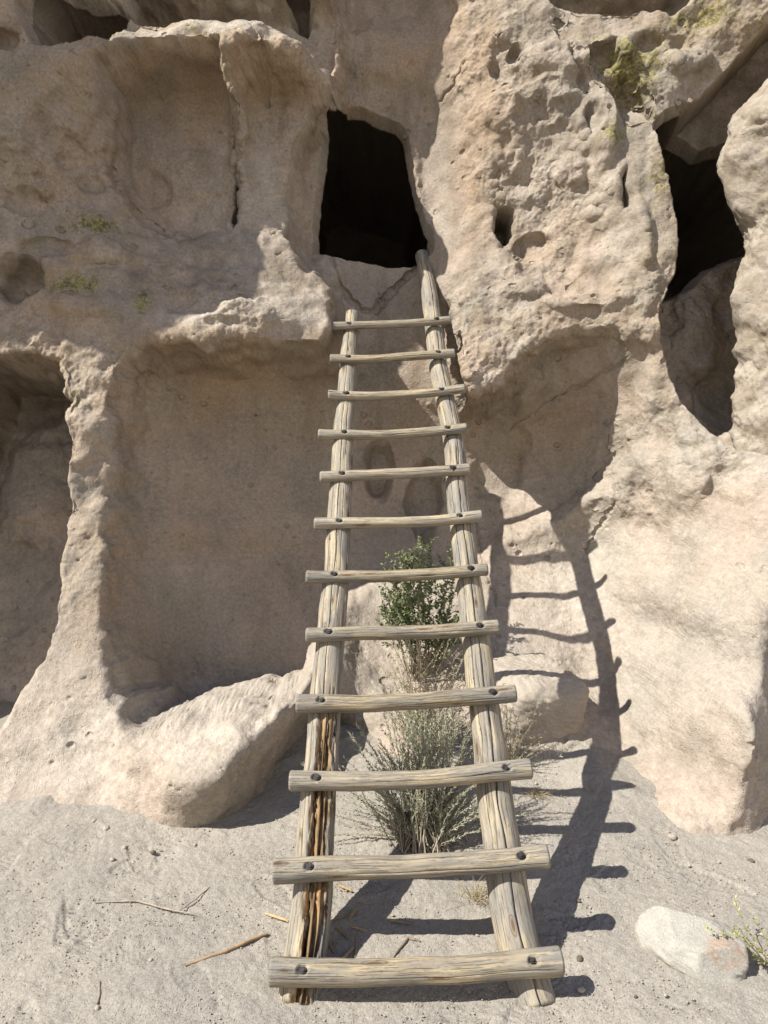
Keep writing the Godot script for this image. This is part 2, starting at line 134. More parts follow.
func _ready() -> void:
	rng.seed = 4711
	# ---- camera
	var cam := Camera3D.new()
	cam.name = "camera"
	add_child(cam)
	cam.fov = 67.03
	cam.near = 0.05
	cam.far = 400.0
	cam.position = Vector3(0.0, 1.51, 0.0)
	cam.rotation_degrees = Vector3(2.0, 0.0, 0.0)
	cam.current = true
	# ---- sky and exposure
	var env := Environment.new()
	var sky := Sky.new()
	var sm := ProceduralSkyMaterial.new()
	sm.sky_top_color = Color(0.24, 0.33, 0.50)
	sm.sky_horizon_color = Color(1.0, 0.985, 0.96)
	sm.sky_curve = 0.22
	sm.ground_bottom_color = Color(0.45, 0.40, 0.35)
	sm.ground_horizon_color = Color(0.55, 0.52, 0.48)
	sm.sun_angle_max = 4.0
	sky.sky_material = sm
	env.background_mode = Environment.BG_SKY
	env.sky = sky
	env.background_energy_multiplier = 1.24
	env.tonemap_mode = Environment.TONE_MAPPER_LINEAR
	env.tonemap_exposure = 1.8
	env.sdfgi_enabled = true
	env.ssao_enabled = true
	env.ssil_enabled = true
	var we := WorldEnvironment.new()
	we.name = "environment"
	we.environment = env
	add_child(we)
	# ---- sun
	var sun := DirectionalLight3D.new()
	sun.name = "sun"
	add_child(sun)
	sun.look_at_from_position(Vector3.ZERO, SUN, Vector3.UP)
	sun.light_energy = 1.55
	sun.light_color = Color(1.0, 0.988, 0.965)
	sun.light_angular_distance = 0.53
	sun.shadow_enabled = true
	# ---- setting, then things
	build_cliff()
	print("cliff ", Time.get_ticks_msec())
	build_ground()
	print("ground ", Time.get_ticks_msec())
	build_ladder()
	print("ladder ", Time.get_ticks_msec())
	build_stones()
	build_plants()
	print("plants ", Time.get_ticks_msec())
	build_litter()
	print("done ", Time.get_ticks_msec())

# ------------------------------------------------------------------ helpers
func lin(r: float, g: float, b: float) -> Color:
	return Color(r, g, b)

func srgb(r: float, g: float, b: float) -> Color:
	return Color(r, g, b).linear_to_srgb()

func numbered(called: String) -> String:
	if not used_names.has(called):
		used_names[called] = 0
		return called
	used_names[called] += 1
	return "%s_%03d" % [called, used_names[called]]

func tag(o: Node, label: String, category: String, group := "") -> void:
	o.set_meta("label", label)
	o.set_meta("category", category)
	if group != "":
		o.set_meta("group", group)

func thing(called: String, at: Vector3, label: String, category: String, group := "") -> Node3D:
	var o := Node3D.new()
	o.name = numbered(called)
	add_child(o)
	o.position = at
	tag(o, label, category, group)
	return o

func part(called: String, mesh: Mesh, mat: Material, parent: Node) -> MeshInstance3D:
	var o := MeshInstance3D.new()
	o.name = called
	o.mesh = mesh
	o.material_override = mat
	parent.add_child(o, true)
	return o

func noise(seed_: int, freq: float, octaves := 3, kind := FastNoiseLite.TYPE_SIMPLEX_SMOOTH) -> FastNoiseLite:
	var n := FastNoiseLite.new()
	n.seed = seed_
	n.noise_type = kind
	n.frequency = freq
	n.fractal_octaves = octaves
	n.fractal_type = FastNoiseLite.FRACTAL_FBM if octaves > 1 else FastNoiseLite.FRACTAL_NONE
	return n

func sd_poly(p: PackedVector2Array, x: float, y: float) -> float:
	# signed distance, positive inside
	var n := p.size()
	var best := 1e9
	var inside := false
	var a := p[n - 1]
	for i in n:
		var b := p[i]
		var ex := b.x - a.x
		var ey := b.y - a.y
		var wx := x - a.x
		var wy := y - a.y
		var t := clampf((wx * ex + wy * ey) / (ex * ex + ey * ey + 1e-9), 0.0, 1.0)
		var dx := wx - ex * t
		var dy := wy - ey * t
		best = minf(best, dx * dx + dy * dy)
		if (a.y > y) != (b.y > y) and x < ex * (y - a.y) / (b.y - a.y) + a.x:
			inside = not inside
		a = b
	return sqrt(best) if inside else -sqrt(best)

func sd_near(p: PackedVector2Array, x: float, y: float) -> Vector3:
	# signed distance (positive inside) and the direction to the nearest edge
	var n := p.size()
	var best := 1e9
	var to := Vector2.ZERO
	var inside := false
	var a := p[n - 1]
	for i in n:
		var b := p[i]
		var e := b - a
		var w := Vector2(x, y) - a
		var t := clampf(w.dot(e) / (e.length_squared() + 1e-9), 0.0, 1.0)
		var q := e * t - w
		if q.length_squared() < best:
			best = q.length_squared()
			to = q
		if (a.y > y) != (b.y > y) and x < e.x * (y - a.y) / (b.y - a.y) + a.x:
			inside = not inside
		a = b
	to = to.normalized()
	return Vector3(sqrt(best) if inside else -sqrt(best), to.x, to.y)

func sd_line(p: PackedVector2Array, x: float, y: float) -> float:
	var best := 1e9
	for i in p.size() - 1:
		var a := p[i]
		var e := p[i + 1] - a
		var w := Vector2(x, y) - a
		var t := clampf(w.dot(e) / (e.length_squared() + 1e-9), 0.0, 1.0)
		best = minf(best, (w - e * t).length_squared())
	return sqrt(best)

func box_of(p: PackedVector2Array) -> Rect2:
	var r := Rect2(p[0], Vector2.ZERO)
	for q in p:
		r = r.expand(q)
	return r

func solve(m: Array, n: int) -> PackedFloat64Array:
	# Gauss with pivoting; rows are PackedFloat64Array of n + 1
	for c in n:
		var best := c
		for r in range(c + 1, n):
			if absf(m[r][c]) > absf(m[best][c]):
				best = r
		var keep = m[c]
		m[c] = m[best]
		m[best] = keep
		var pr: PackedFloat64Array = m[c]
		for r in range(c + 1, n):
			var row: PackedFloat64Array = m[r]
			var f := row[c] / pr[c]
			if f != 0.0:
				for k in range(c, n + 1):
					row[k] -= f * pr[k]
				m[r] = row
	var x := PackedFloat64Array()
	x.resize(n)
	for c in range(n - 1, -1, -1):
		var row: PackedFloat64Array = m[c]
		var s := row[n]
		for k in range(c + 1, n):
			s -= row[k] * x[k]
		x[c] = s / row[c]
	return x

func tps(r2: float) -> float:
	return r2 * log(r2 + 1e-6) * 0.5

func spline_sheet(pts: PackedVector3Array, x0: float, y0: float, cell: float, nx: int, ny: int, relax: float) -> Image:
	# thin plate spline through the points, sampled at cell centres
	var n := pts.size()
	var m := []
	for i in n + 3:
		var row := PackedFloat64Array()
		row.resize(n + 4)
		if i < n:
			for j in n:
				var dx := pts[i].x - pts[j].x
				var dy := pts[i].y - pts[j].y
				row[j] = tps(dx * dx + dy * dy) + (relax if i == j else 0.0)
			row[n] = 1.0
			row[n + 1] = pts[i].x
			row[n + 2] = pts[i].y
			row[n + 3] = pts[i].z
		else:
			for j in n:
				row[j] = 1.0 if i == n else (pts[j].x if i == n + 1 else pts[j].y)
		m.append(row)
	var w := solve(m, n + 3)
	var data := PackedFloat32Array()
	data.resize(nx * ny)
	for j in ny:
		var y := y0 + (j + 0.5) * cell
		for i in nx:
			var x := x0 + (i + 0.5) * cell
			var s := w[n] + w[n + 1] * x + w[n + 2] * y
			for k in n:
				var dx := x - pts[k].x
				var dy := y - pts[k].y
				var r2 := dx * dx + dy * dy
				s += w[k] * r2 * log(r2 + 1e-6) * 0.5
			data[j * nx + i] = s
	return Image.create_from_data(nx, ny, false, Image.FORMAT_RF, data.to_byte_array())

func ground_at(x: float, z: float) -> float:
	var t := -2.6 - z
	var h := 0.02 + (0.2 * t + 0.03 * t * t if t > 0.0 else 0.2 * t / (1.0 - 0.5 * t))
	if t > 1.7:
		h = 0.4467 + 0.1 * (1.0 - exp(-(t - 1.7) * 2.0))
	return h + 0.014 * sin(x * 2.1 + 0.6) * cos(z * 1.7) + 0.008 * sin(x * 4.3 + z * 3.1)

# ------------------------------------------------------------------ cliff
func build_cliff() -> void:
	const X0 := -5.4
	const Y0 := -0.12
	const CB := 0.09
	const CC := 0.018
	const CF := 0.006
	const NBX := 112
	const NBY := 78
	var nx := NBX * 5
	var ny := NBY * 5
	var far := PackedVector3Array([
		Vector3(-5.4, 0, -3.4), Vector3(-5.4, 3, -4.2), Vector3(-5.4, 6.9, -4.6), Vector3(-3.6, 0, -3.4), Vector3(-3.6, 2.6, -4.3), Vector3(-3.4, 3.7, -4.2), Vector3(-3.05, 4.4, -3.62), Vector3(-3.3, 5.0, -3.55), Vector3(-3.2, 5.9, -4.35), Vector3(-2.55, 4.55, -4.05), Vector3(-2.62, 5.2, -3.68), Vector3(-2.2, 5.9, -4.6), Vector3(-3.6, 6.9, -4.8),
		Vector3(-2.0, 6.9, -4.9), Vector3(0.5, 6.9, -5.1), Vector3(2.6, 6.9, -4.9), Vector3(4.6, 6.9, -4.4), Vector3(4.6, 3, -4.1), Vector3(4.6, 0, -3.2), Vector3(3.2, 1.5, -3.9), Vector3(3.2, 4.0, -4.3),
		Vector3(-2.0, 0, -3.45), Vector3(-0.8, 0, -3.6), Vector3(0.3, 0, -3.7), Vector3(0.8, 0, -3.7), Vector3(1.4, 0, -3.36), Vector3(2.0, 0, -3.6)])
	var op := outer_points.duplicate()
	op.append_array(far)
	var oi := spline_sheet(op, X0, Y0, CB, NBX, NBY, 0.004)
	var ip := inner_points.duplicate()
	ip.append_array(PackedVector3Array([Vector3(-3, 3, -5.2), Vector3(2.2, 3, -4.8), Vector3(-2, 0, -4), Vector3(2, 0, -4), Vector3(0, 0, -4), Vector3(0, 6.9, -5.0), Vector3(-4, 6, -5), Vector3(4, 6, -5), Vector3(5, 0, -4), Vector3(-5, 0, -4)]))
	var ii := spline_sheet(ip, X0, Y0, CB, NBX, NBY, 0.004)
	oi.resize(nx, ny, Image.INTERPOLATE_CUBIC)
	ii.resize(nx, ny, Image.INTERPOLATE_CUBIC)
	var z := oi.get_data().to_float32_array()
	var zin := ii.get_data().to_float32_array()
	var rough := PackedFloat32Array()
	rough.resize(nx * ny)
	rough.fill(1.0)
	var deep := PackedFloat32Array()
	deep.resize(nx * ny)
	var wob := noise(5, 1.6, 3)
	var wob2 := noise(6, 1.6, 3)
	# the large hollow behind the ladder
	var bx := box_of(hollow).grow(0.15)
	for j in range(maxi(0, int((bx.position.y - Y0) / CC)), mini(ny, int((bx.end.y - Y0) / CC))):
		for i in range(maxi(0, int((bx.position.x - X0) / CC)), mini(nx, int((bx.end.x - X0) / CC))):
			var x := X0 + (i + 0.5) * CC
			var y := Y0 + (j + 0.5) * CC
			var d := sd_poly(hollow, x + 0.035 * wob.get_noise_2d(x * 3.0, y * 3.0), y + 0.035 * wob2.get_noise_2d(x * 3.0, y * 3.0))
			var w := smoothstep(-0.03, 0.10, d)
			deep[j * nx + i] = smoothstep(0.03, 0.13, d)
			var k := j * nx + i
			z[k] = lerpf(z[k], minf(z[k], zin[k]), w)
			rough[k] = lerpf(1.0, 0.22, smoothstep(0.0, 0.16, d))
	for c in carvings:
		var p: PackedVector2Array = c[0]
		var b := box_of(p)
		var mid := b.get_center().y
		b = b.grow(0.15)
		for j in range(maxi(0, int((b.position.y - Y0) / CC)), mini(ny, int((b.end.y - Y0) / CC))):
			for i in range(maxi(0, int((b.position.x - X0) / CC)), mini(nx, int((b.end.x - X0) / CC))):
				var x := X0 + (i + 0.5) * CC
				var y := Y0 + (j + 0.5) * CC
				var d := sd_poly(p, x + 0.03 * wob.get_noise_2d(x * 3.0, y * 3.0), y + 0.03 * wob2.get_noise_2d(x * 3.0, y * 3.0))
				var w := smoothstep(-c[3] * 0.5, c[3] * 1.5, d)
				var k := j * nx + i
				z[k] = lerpf(z[k], minf(z[k], c[1] + c[2] * (y - mid)), w)
				rough[k] = minf(rough[k], lerpf(1.0, 0.35, w))
	for c in dents:
		for j in range(maxi(0, int((c[1] - c[3] * 1.7 - Y0) / CC)), mini(ny, int((c[1] + c[3] * 1.7 - Y0) / CC) + 1)):
			for i in range(maxi(0, int((c[0] - c[2] * 1.7 - X0) / CC)), mini(nx, int((c[0] + c[2] * 1.7 - X0) / CC) + 1)):
				var x := X0 + (i + 0.5) * CC
				var y := Y0 + (j + 0.5) * CC
				var u: float = (x - c[0]) / c[2] + 0.25 * wob.get_noise_2d(x * 2.5, y * 2.5)
				var v: float = (y - c[1]) / c[3] + 0.25 * wob2.get_noise_2d(x * 2.5, y * 2.5)
				var r := sqrt(u * u + v * v)
				var w := 1.0 - smoothstep(1.0 - 0.9 / float(c[5]), 1.0 + 0.6 / float(c[5]), r)
				z[j * nx + i] += c[4] * w
	# stain weights on a coarse sheet
	var sx := NBX * 3
	var sy := NBY * 3
	var cs := CB / 3.0
	var st := PackedFloat32Array()
	st.resize(sx * sy * 4)
	for c in stains:
		var ch: int = c[4]
		for j in range(maxi(0, int((c[1] - c[3] * 1.6 - Y0) / cs)), mini(sy, int((c[1] + c[3] * 1.6 - Y0) / cs) + 1)):
			for i in range(maxi(0, int((c[0] - c[2] * 1.6 - X0) / cs)), mini(sx, int((c[0] + c[2] * 1.6 - X0) / cs) + 1)):
				var u: float = (X0 + (i + 0.5) * cs - c[0]) / c[2]
				var v: float = (Y0 + (j + 0.5) * cs - c[1]) / c[3]
				var w: float = c[5] * exp(-1.2 * (u * u + v * v))
				var k := (j * sx + i) * 4 + ch
				st[k] = st[k] + w * (1.0 - st[k])
	var si := Image.create_from_data(sx, sy, false, Image.FORMAT_RGBAF, st.to_byte_array())
	# to the fine lattice
	var fx := nx * 3
	var fy := ny * 3
	var zi := Image.create_from_data(nx, ny, false, Image.FORMAT_RF, z.to_byte_array())
	zi.resize(fx, fy, Image.INTERPOLATE_CUBIC)
	var zf := zi.get_data().to_float32_array()
	var ri := Image.create_from_data(nx, ny, false, Image.FORMAT_RF, rough.to_byte_array())
	ri.resize(fx, fy, Image.INTERPOLATE_BILINEAR)
	var rf := ri.get_data().to_float32_array()
	var di := Image.create_from_data(nx, ny, false, Image.FORMAT_RF, deep.to_byte_array())
	di.resize(fx, fy, Image.INTERPOLATE_BILINEAR)
	var df := di.get_data().to_float32_array()
	si.resize(fx, fy, Image.INTERPOLATE_CUBIC)
	var sf := si.get_data().to_float32_array()
	for c in cracks:
		var p: PackedVector2Array = c[0]
		var b := box_of(p).grow(0.08)
		for j in range(maxi(1, int((b.position.y - Y0) / CF)), mini(fy - 1, int((b.end.y - Y0) / CF))):
			for i in range(maxi(1, int((b.position.x - X0) / CF)), mini(fx - 1, int((b.end.x - X0) / CF))):
				var x := X0 + (i + 0.5) * CF
				var y := Y0 + (j + 0.5) * CF
				var d := sd_line(p, x + 0.02 * wob.get_noise_2d(x * 8.0, y * 8.0), y + 0.02 * wob2.get_noise_2d(x * 8.0, y * 8.0))
				if d < c[1]:
					zf[j * fx + i] -= c[2] * (1.0 - smoothstep(c[1] * 0.3, c[1], d))
	# crisp little pits and embedded stone bits
	for m in 1300:
		var px := rng.randf_range(-2.6, 2.4)
		var py := rng.randf_range(0.4, 5.0)
		var pr := 0.008 + 0.010 * pow(rng.randf(), 2.5)
		var pdp := pr * (-0.9 if rng.randf() < 0.72 else 0.5)
		var ci := int((px - X0) / CF)
		var cj := int((py - Y0) / CF)
		var rr := int(pr / CF) + 2
		for j in range(cj - rr, cj + rr + 1):
			for i in range(ci - rr, ci + rr + 1):
				var dx := (X0 + (i + 0.5) * CF - px) / pr
				var dy := (Y0 + (j + 0.5) * CF - py) / (pr * 0.8)
				var e := dx * dx + dy * dy
				if e < 1.7:
					zf[j * fx + i] += pdp * (1.0 - smoothstep(0.25, 1.5, e))
	# lattice rows and columns: every one in view, every fifth outside
	var cols := PackedInt32Array()
	var i0 := int((-2.75 - X0) / CF)
	var i1 := int((2.55 - X0) / CF)
	var q := 1
	while q < fx - 1:
		cols.append(q)
		q += 1 if q >= i0 and q < i1 else 5
	var rows := PackedInt32Array()
	var j1 := int((5.15 - Y0) / CF)
	q = 1
	while q < fy - 1:
		rows.append(q)
		q += 1 if q < j1 else 5
	var w_ := cols.size()
	var h_ := rows.size()
	var n1 := noise(11, 1.9, 3)
	var n2 := noise(12, 7.0, 3)
	var n3 := noise(13, 22.0, 4)
	n3.fractal_gain = 0.72
	var pit := noise(14, 13.0, 1, FastNoiseLite.TYPE_CELLULAR)
	pit.cellular_return_type = FastNoiseLite.RETURN_DISTANCE
	var npatch := noise(18, 1.3, 2)
	var nlump := noise(19, 3.6, 2)
	var nridge := noise(20, 3.4, 3)
	nridge.fractal_type = FastNoiseLite.FRACTAL_RIDGED
	var npat := noise(24, 5.5, 5)
	var npk := noise(25, 1.1, 4)
	var nstreak := noise(26, 5.0, 3)
	var nc := noise(15, 2.4, 4)
	var ncf := noise(16, 16.0, 4)
	var ncg := noise(17, 60.0, 2)
	var pos := PackedVector3Array()
	var col := PackedColorArray()
	pos.resize(w_ * h_)
	col.resize(w_ * h_)
	for jj in h_:
		var j := rows[jj]
		var y := Y0 + (j + 0.5) * CF
		for k_ in w_:
			var i := cols[k_]
			var x := X0 + (i + 0.5) * CF
			var k := j * fx + i
			var zz := zf[k]
			var gx := (zf[k + 1] - zf[k - 1]) / (2.0 * CF)
			var gy := (zf[k + fx] - zf[k - fx]) / (2.0 * CF)
			var inv := 1.0 / sqrt(1.0 + gx * gx + gy * gy)
			var r := rf[k] * clampf(0.75 + 1.1 * npatch.get_noise_2d(x, y), 0.25, 1.25)
			var calm := lerpf(0.42, 1.0, smoothstep(1.2, 2.3, y))
			r *= calm
			var b2 := n2.get_noise_3d(x, y, zz)
			var b3 := n3.get_noise_3d(x, y, zz)
			var pd := clampf(0.45 + pit.get_noise_3d(x, y * 0.8, zz) , 0.0, 1.0)
			var coarse := 1.0 + 0.12 * smoothstep(0.6, 1.0, rf[k]) * smoothstep(2.2, 2.7, y)
			var d := 0.020 * nridge.get_noise_3d(x, y * 0.8, zz) * r + 0.03 * nlump.get_noise_3d(x, y, zz) * rf[k] * calm + 0.045 * n1.get_noise_3d(x, y, zz) * (0.6 + 0.4 * rf[k]) * (0.5 + 0.5 * calm) + (0.014 * b2 - 0.006 * absf(b2)) * (0.2 + 0.8 * r) * coarse + 0.0068 * b3 * (0.25 + 0.75 * r) * coarse - 0.006 * (1.0 - smoothstep(0.0, 0.35, pd)) * r
			# the floor of the left bay lies lower than the bench in front of it
			var sink := 0.18 * df[k] * (1.0 - smoothstep(0.75, 1.35, y)) * (1.0 - smoothstep(-0.5, -0.28, x))
			pos[jj * w_ + k_] = Vector3(x - gx * inv * d, y - gy * inv * d - sink, zz + inv * d)
			# colour of the tuff: tan, with warm, grey, pale and lichen patches that have a grain
			var a := nc.get_noise_3d(x, y, zz)
			var f := ncf.get_noise_3d(x, y, zz)
			var g := ncg.get_noise_3d(x, y, zz)
			var s4 := k * 4
			var warm := clampf(sf[s4] * (0.85 + 0.9 * a + 0.5 * f), 0.0, 1.0)
			var grey := clampf(sf[s4 + 1] * (0.85 + 0.8 * f - 0.5 * a), 0.0, 1.0)
			var pale := clampf(sf[s4 + 2] * (0.9 + 0.8 * f), 0.0, 1.0)
			var patina := smoothstep(-0.15, 0.32, npat.get_noise_3d(x, y, zz) + 0.25 * g) * smoothstep(1.6, 2.6, y + 0.8 * a) * (0.1 + 0.9 * rf[k])
			var streak := smoothstep(0.08, 0.42, nstreak.get_noise_3d(x, y * 0.14, zz) + 0.2 * f) * smoothstep(1.6, 2.4, y + 0.6 * a)
			var lich := minf(1.0, sf[s4 + 3] * 1.3) * smoothstep(0.06, 0.16, f + 0.45 * g + 0.75 * sf[s4 + 3] - 0.24)
			var crust := clampf(0.5 + 1.6 * g + 1.2 * npat.get_noise_3d(x * 2.0, y * 2.0, zz), 0.0, 1.0)
			var pink := clampf(0.5 + 1.3 * npk.get_noise_3d(x, y, zz), 0.0, 1.0)
			var cr := 0.405 + 0.016 * pink + 0.12 * a + 0.085 * f
			var cg := 0.355 - 0.012 * pink + 0.09 * a + 0.068 * f
			var cb := 0.290 - 0.018 * pink + 0.075 * a + 0.058 * f
			cr = lerpf(cr, 0.265, patina * 0.58)
			cg = lerpf(cg, 0.214, patina * 0.58)
			cb = lerpf(cb, 0.152, patina * 0.58)
			cr = lerpf(cr, 0.245, streak * 0.4)
			cg = lerpf(cg, 0.190, streak * 0.4)
			cb = lerpf(cb, 0.130, streak * 0.4)
			cr = lerpf(cr, 0.400, warm * 0.82)
			cg = lerpf(cg, 0.290, warm * 0.82)
			cb = lerpf(cb, 0.188, warm * 0.82)
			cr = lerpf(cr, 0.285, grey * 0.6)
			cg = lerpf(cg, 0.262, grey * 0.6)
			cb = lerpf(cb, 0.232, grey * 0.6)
			cr = lerpf(cr, 0.530, pale * 0.8)
			cg = lerpf(cg, 0.472, pale * 0.8)
			cb = lerpf(cb, 0.395, pale * 0.8)
			cr = lerpf(cr, lerpf(0.11, 0.34, crust), lich * 0.85)
			cg = lerpf(cg, lerpf(0.10, 0.30, crust), lich * 0.85)
			cb = lerpf(cb, lerpf(0.055, 0.105, crust), lich * 0.85)
			var sp := 1.0 + 0.16 * g * (0.6 + r)
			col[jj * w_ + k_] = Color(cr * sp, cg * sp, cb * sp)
	# caves: chambers that widen behind their mouths
	for c in caves:
		var p: PackedVector2Array = c[0]
		var b := box_of(p)
		var found := []
		var widest := 0.001
		for jj in h_:
			var y := Y0 + (rows[jj] + 0.5) * CF
			if y < b.position.y or y > b.end.y:
				continue
			for k_ in w_:
				var x := X0 + (cols[k_] + 0.5) * CF
				if x < b.position.x or x > b.end.x:
					continue
				var s := sd_near(p, x + 0.010 * wob.get_noise_2d(x * 5.0, y * 5.0), y + 0.010 * wob2.get_noise_2d(x * 5.0, y * 5.0))
				if s.x > 0.0:
					found.append([jj * w_ + k_, s])
					widest = maxf(widest, s.x)
		var ramp := minf(0.05, widest * 0.45)
		for e in found:
			var k: int = e[0]
			var s: Vector3 = e[1]
			var d := s.x
			var rel := d / widest
			var lip: float = minf(0.15, c[1] * 0.5)
			var dep: float = lip * smoothstep(-0.2 * ramp, ramp, d) + (c[1] - lip) * smoothstep(ramp * 0.9, ramp * 0.9 + (widest - ramp) * 0.45, d)
			if c[1] < 0.5:
				dep = c[1] * smoothstep(0.0, 0.055, d)
			var out: float = c[2] * smoothstep(ramp * 0.7, ramp * 1.4, d) * (1.0 - smoothstep(0.25, 1.0, rel))
			var way := Vector2(s.y, s.z)
			if c[1] > 1.0:
				way = (Vector2(X0 + (cols[k % w_] + 0.5) * CF, Y0 + (rows[k / w_] + 0.5) * CF) - b.get_center()) / (b.size * 0.5)
				way = way.limit_length(1.0)
				out = c[2] * smoothstep(ramp * 0.7, ramp * 1.6, d) * 1.0
			pos[k] += Vector3(way.x * out, way.y * out, -dep)
	# where the rock meets the sand, for each column
	for k_ in range(0, w_, 2):
		var jj := h_ - 1
		while jj > 0 and pos[jj * w_ + k_].y > ground_at(pos[jj * w_ + k_].x, pos[jj * w_ + k_].z):
			jj -= 1
		foot_x.append(X0 + (cols[k_] + 0.5) * CF)
		foot_z.append(pos[jj * w_ + k_].z)
	# rim of the sheet goes back into the mesa, so that the cliff is a body
	for k_ in w_:
		pos[(h_ - 1) * w_ + k_].z = -12.0
	for jj in h_:
		pos[jj * w_].z = -12.0
		pos[jj * w_ + w_ - 1].z = -12.0
	var mesh := sheet_mesh(pos, col, w_, h_, false)
	# rock material
	var mat := StandardMaterial3D.new()
	mat.vertex_color_use_as_albedo = true
	mat.roughness = 0.95
	mat.metallic_specular = 0.2
	mat.uv1_triplanar = true
	mat.uv1_world_triplanar = true
	mat.uv1_scale = Vector3(1.1, 1.1, 1.1)
	mat.albedo_texture = speckle(21, 0.06, 0.16)
	mat.heightmap_enabled = true
	mat.heightmap_texture = relief(22, 0.05)
	mat.heightmap_scale = 0.9
	var o := MeshInstance3D.new()
	o.name = "cliff"
	o.mesh = mesh
	o.material_override = mat
	o.set_meta("kind", "structure")
	o.set_meta("label", "tan volcanic tuff cliff with carved hollows and dark cave openings")
	add_child(o)
	# the rounded rock pillar that stands in front of the right-hand cave
	var pp := PackedVector3Array()
	var pc := PackedColorArray()
	const AR := 150
	var hn := int((pillar_edge[pillar_edge.size() - 1].x - pillar_edge[0].x) / 0.011)
	for jj in hn + 1:
		var y := lerpf(pillar_edge[0].x, pillar_edge[pillar_edge.size() - 1].x, float(jj) / hn)
		var q2 := 0
		while q2 < pillar_edge.size() - 2 and pillar_edge[q2 + 1].x < y:
			q2 += 1
		var pa := pillar_edge[maxi(q2 - 1, 0)]
		var pd2 := pillar_edge[mini(q2 + 2, pillar_edge.size() - 1)]
		var u := (y - pillar_edge[q2].x) / (pillar_edge[q2 + 1].x - pillar_edge[q2].x)
		var left := cubic_interpolate(pillar_edge[q2].y, pillar_edge[q2 + 1].y, pa.y, pd2.y, u)
		for i in AR + 1:
			var a := TAU * i / AR
			var c := Vector3(left + 0.47, y, -4.52)
			var dir := Vector3(-cos(a), 0.0, sin(a))
			var bulge := 1.0 + 0.10 * sin(y * 3.1 + 0.5)
			var p := c + Vector3(dir.x * 0.40, 0.0, dir.z * 0.24 * bulge)
			var r := clampf(0.8 + 0.8 * npatch.get_noise_2d(p.x * 2.0, y), 0.3, 1.2)
			var b2 := n2.get_noise_3d(p.x, y, p.z)
			var b3 := n3.get_noise_3d(p.x, y, p.z)
			var d := 0.05 * n1.get_noise_3d(p.x, y, p.z) + 0.03 * nlump.get_noise_3d(p.x, y, p.z) + 0.022 * b2 * r + 0.011 * b3 * r + 0.018 * nridge.get_noise_3d(p.x, y, p.z) * r
			var slit := Vector2((y - 3.89) / 0.022, angle_difference(0.75, a) / 0.20).length()
			var pock := Vector2((y - 3.74) / 0.10, angle_difference(1.55, a) / 0.18).length()
			d -= 0.035 * (1.0 - smoothstep(0.1, 1.3, slit + 0.6 * b2)) + 0.09 * (1.0 - smoothstep(0.6, 1.1, pock))
			p += dir * d
			pp.append(p)
			var na := nc.get_noise_3dv(p)
			var nf := ncf.get_noise_3dv(p)
			var ng := ncg.get_noise_3dv(p)
			var col3 := Color(0.41 + 0.10 * na + 0.075 * nf, 0.355 + 0.09 * na + 0.068 * nf, 0.285 + 0.075 * na + 0.058 * nf)
			col3 = col3.lerp(Color(0.265, 0.214, 0.152), 0.62 * smoothstep(-0.15, 0.32, npat.get_noise_3dv(p) + 0.25 * ng))
			var li := exp(-(pow((y - 4.0) / 0.09, 2.0) + pow(angle_difference(1.2, a) / 0.34, 2.0)))
			li = smoothstep(0.06, 0.16, nf + 0.45 * ng + 0.75 * li - 0.24) * minf(1.0, li * 1.3)
			col3 = col3.lerp(Color(0.30, 0.27, 0.095), li * 0.85)
			col3 *= 1.0 + 0.2 * ng
			col3.a = 1.0
			pc.append(col3)
	var pillar := part("rock_pillar", sheet_mesh(pp, pc, AR + 1, hn + 1, false), mat, o)
	pillar.set_meta("label", "rounded rock pillar in front of the right-hand cave")

func sheet_mesh(pos: PackedVector3Array, col: PackedColorArray, w: int, h: int, flip: bool) -> ArrayMesh:
	var nor := PackedVector3Array()
	nor.resize(w * h)
	for j in h:
		var ja := maxi(j - 1, 0) * w
		var jb := mini(j + 1, h - 1) * w
		for i in w:
			var ia := maxi(i - 1, 0)
			var ib := mini(i + 1, w - 1)
			var n := (pos[j * w + ib] - pos[j * w + ia]).cross(pos[jb + i] - pos[ja + i]).normalized()
			nor[j * w + i] = -n if flip else n
	var idx := PackedInt32Array()
	idx.resize((w - 1) * (h - 1) * 6)
	var k := 0
	for j in h - 1:
		for i in w - 1:
			var a := j * w + i
			var b := a + 1
			var c := a + w
			var d := c + 1
			if flip:
				idx[k] = a; idx[k + 1] = b; idx[k + 2] = c; idx[k + 3] = b; idx[k + 4] = d; idx[k + 5] = c
			else:
				idx[k] = a; idx[k + 1] = c; idx[k + 2] = b; idx[k + 3] = b; idx[k + 4] = c; idx[k + 5] = d
			k += 6
	var arr := []
	arr.resize(Mesh.ARRAY_MAX)
	arr[Mesh.ARRAY_VERTEX] = pos
	arr[Mesh.ARRAY_NORMAL] = nor
	arr[Mesh.ARRAY_COLOR] = col
	arr[Mesh.ARRAY_INDEX] = idx
	var m := ArrayMesh.new()
	m.add_surface_from_arrays(Mesh.PRIMITIVE_TRIANGLES, arr)
	return m

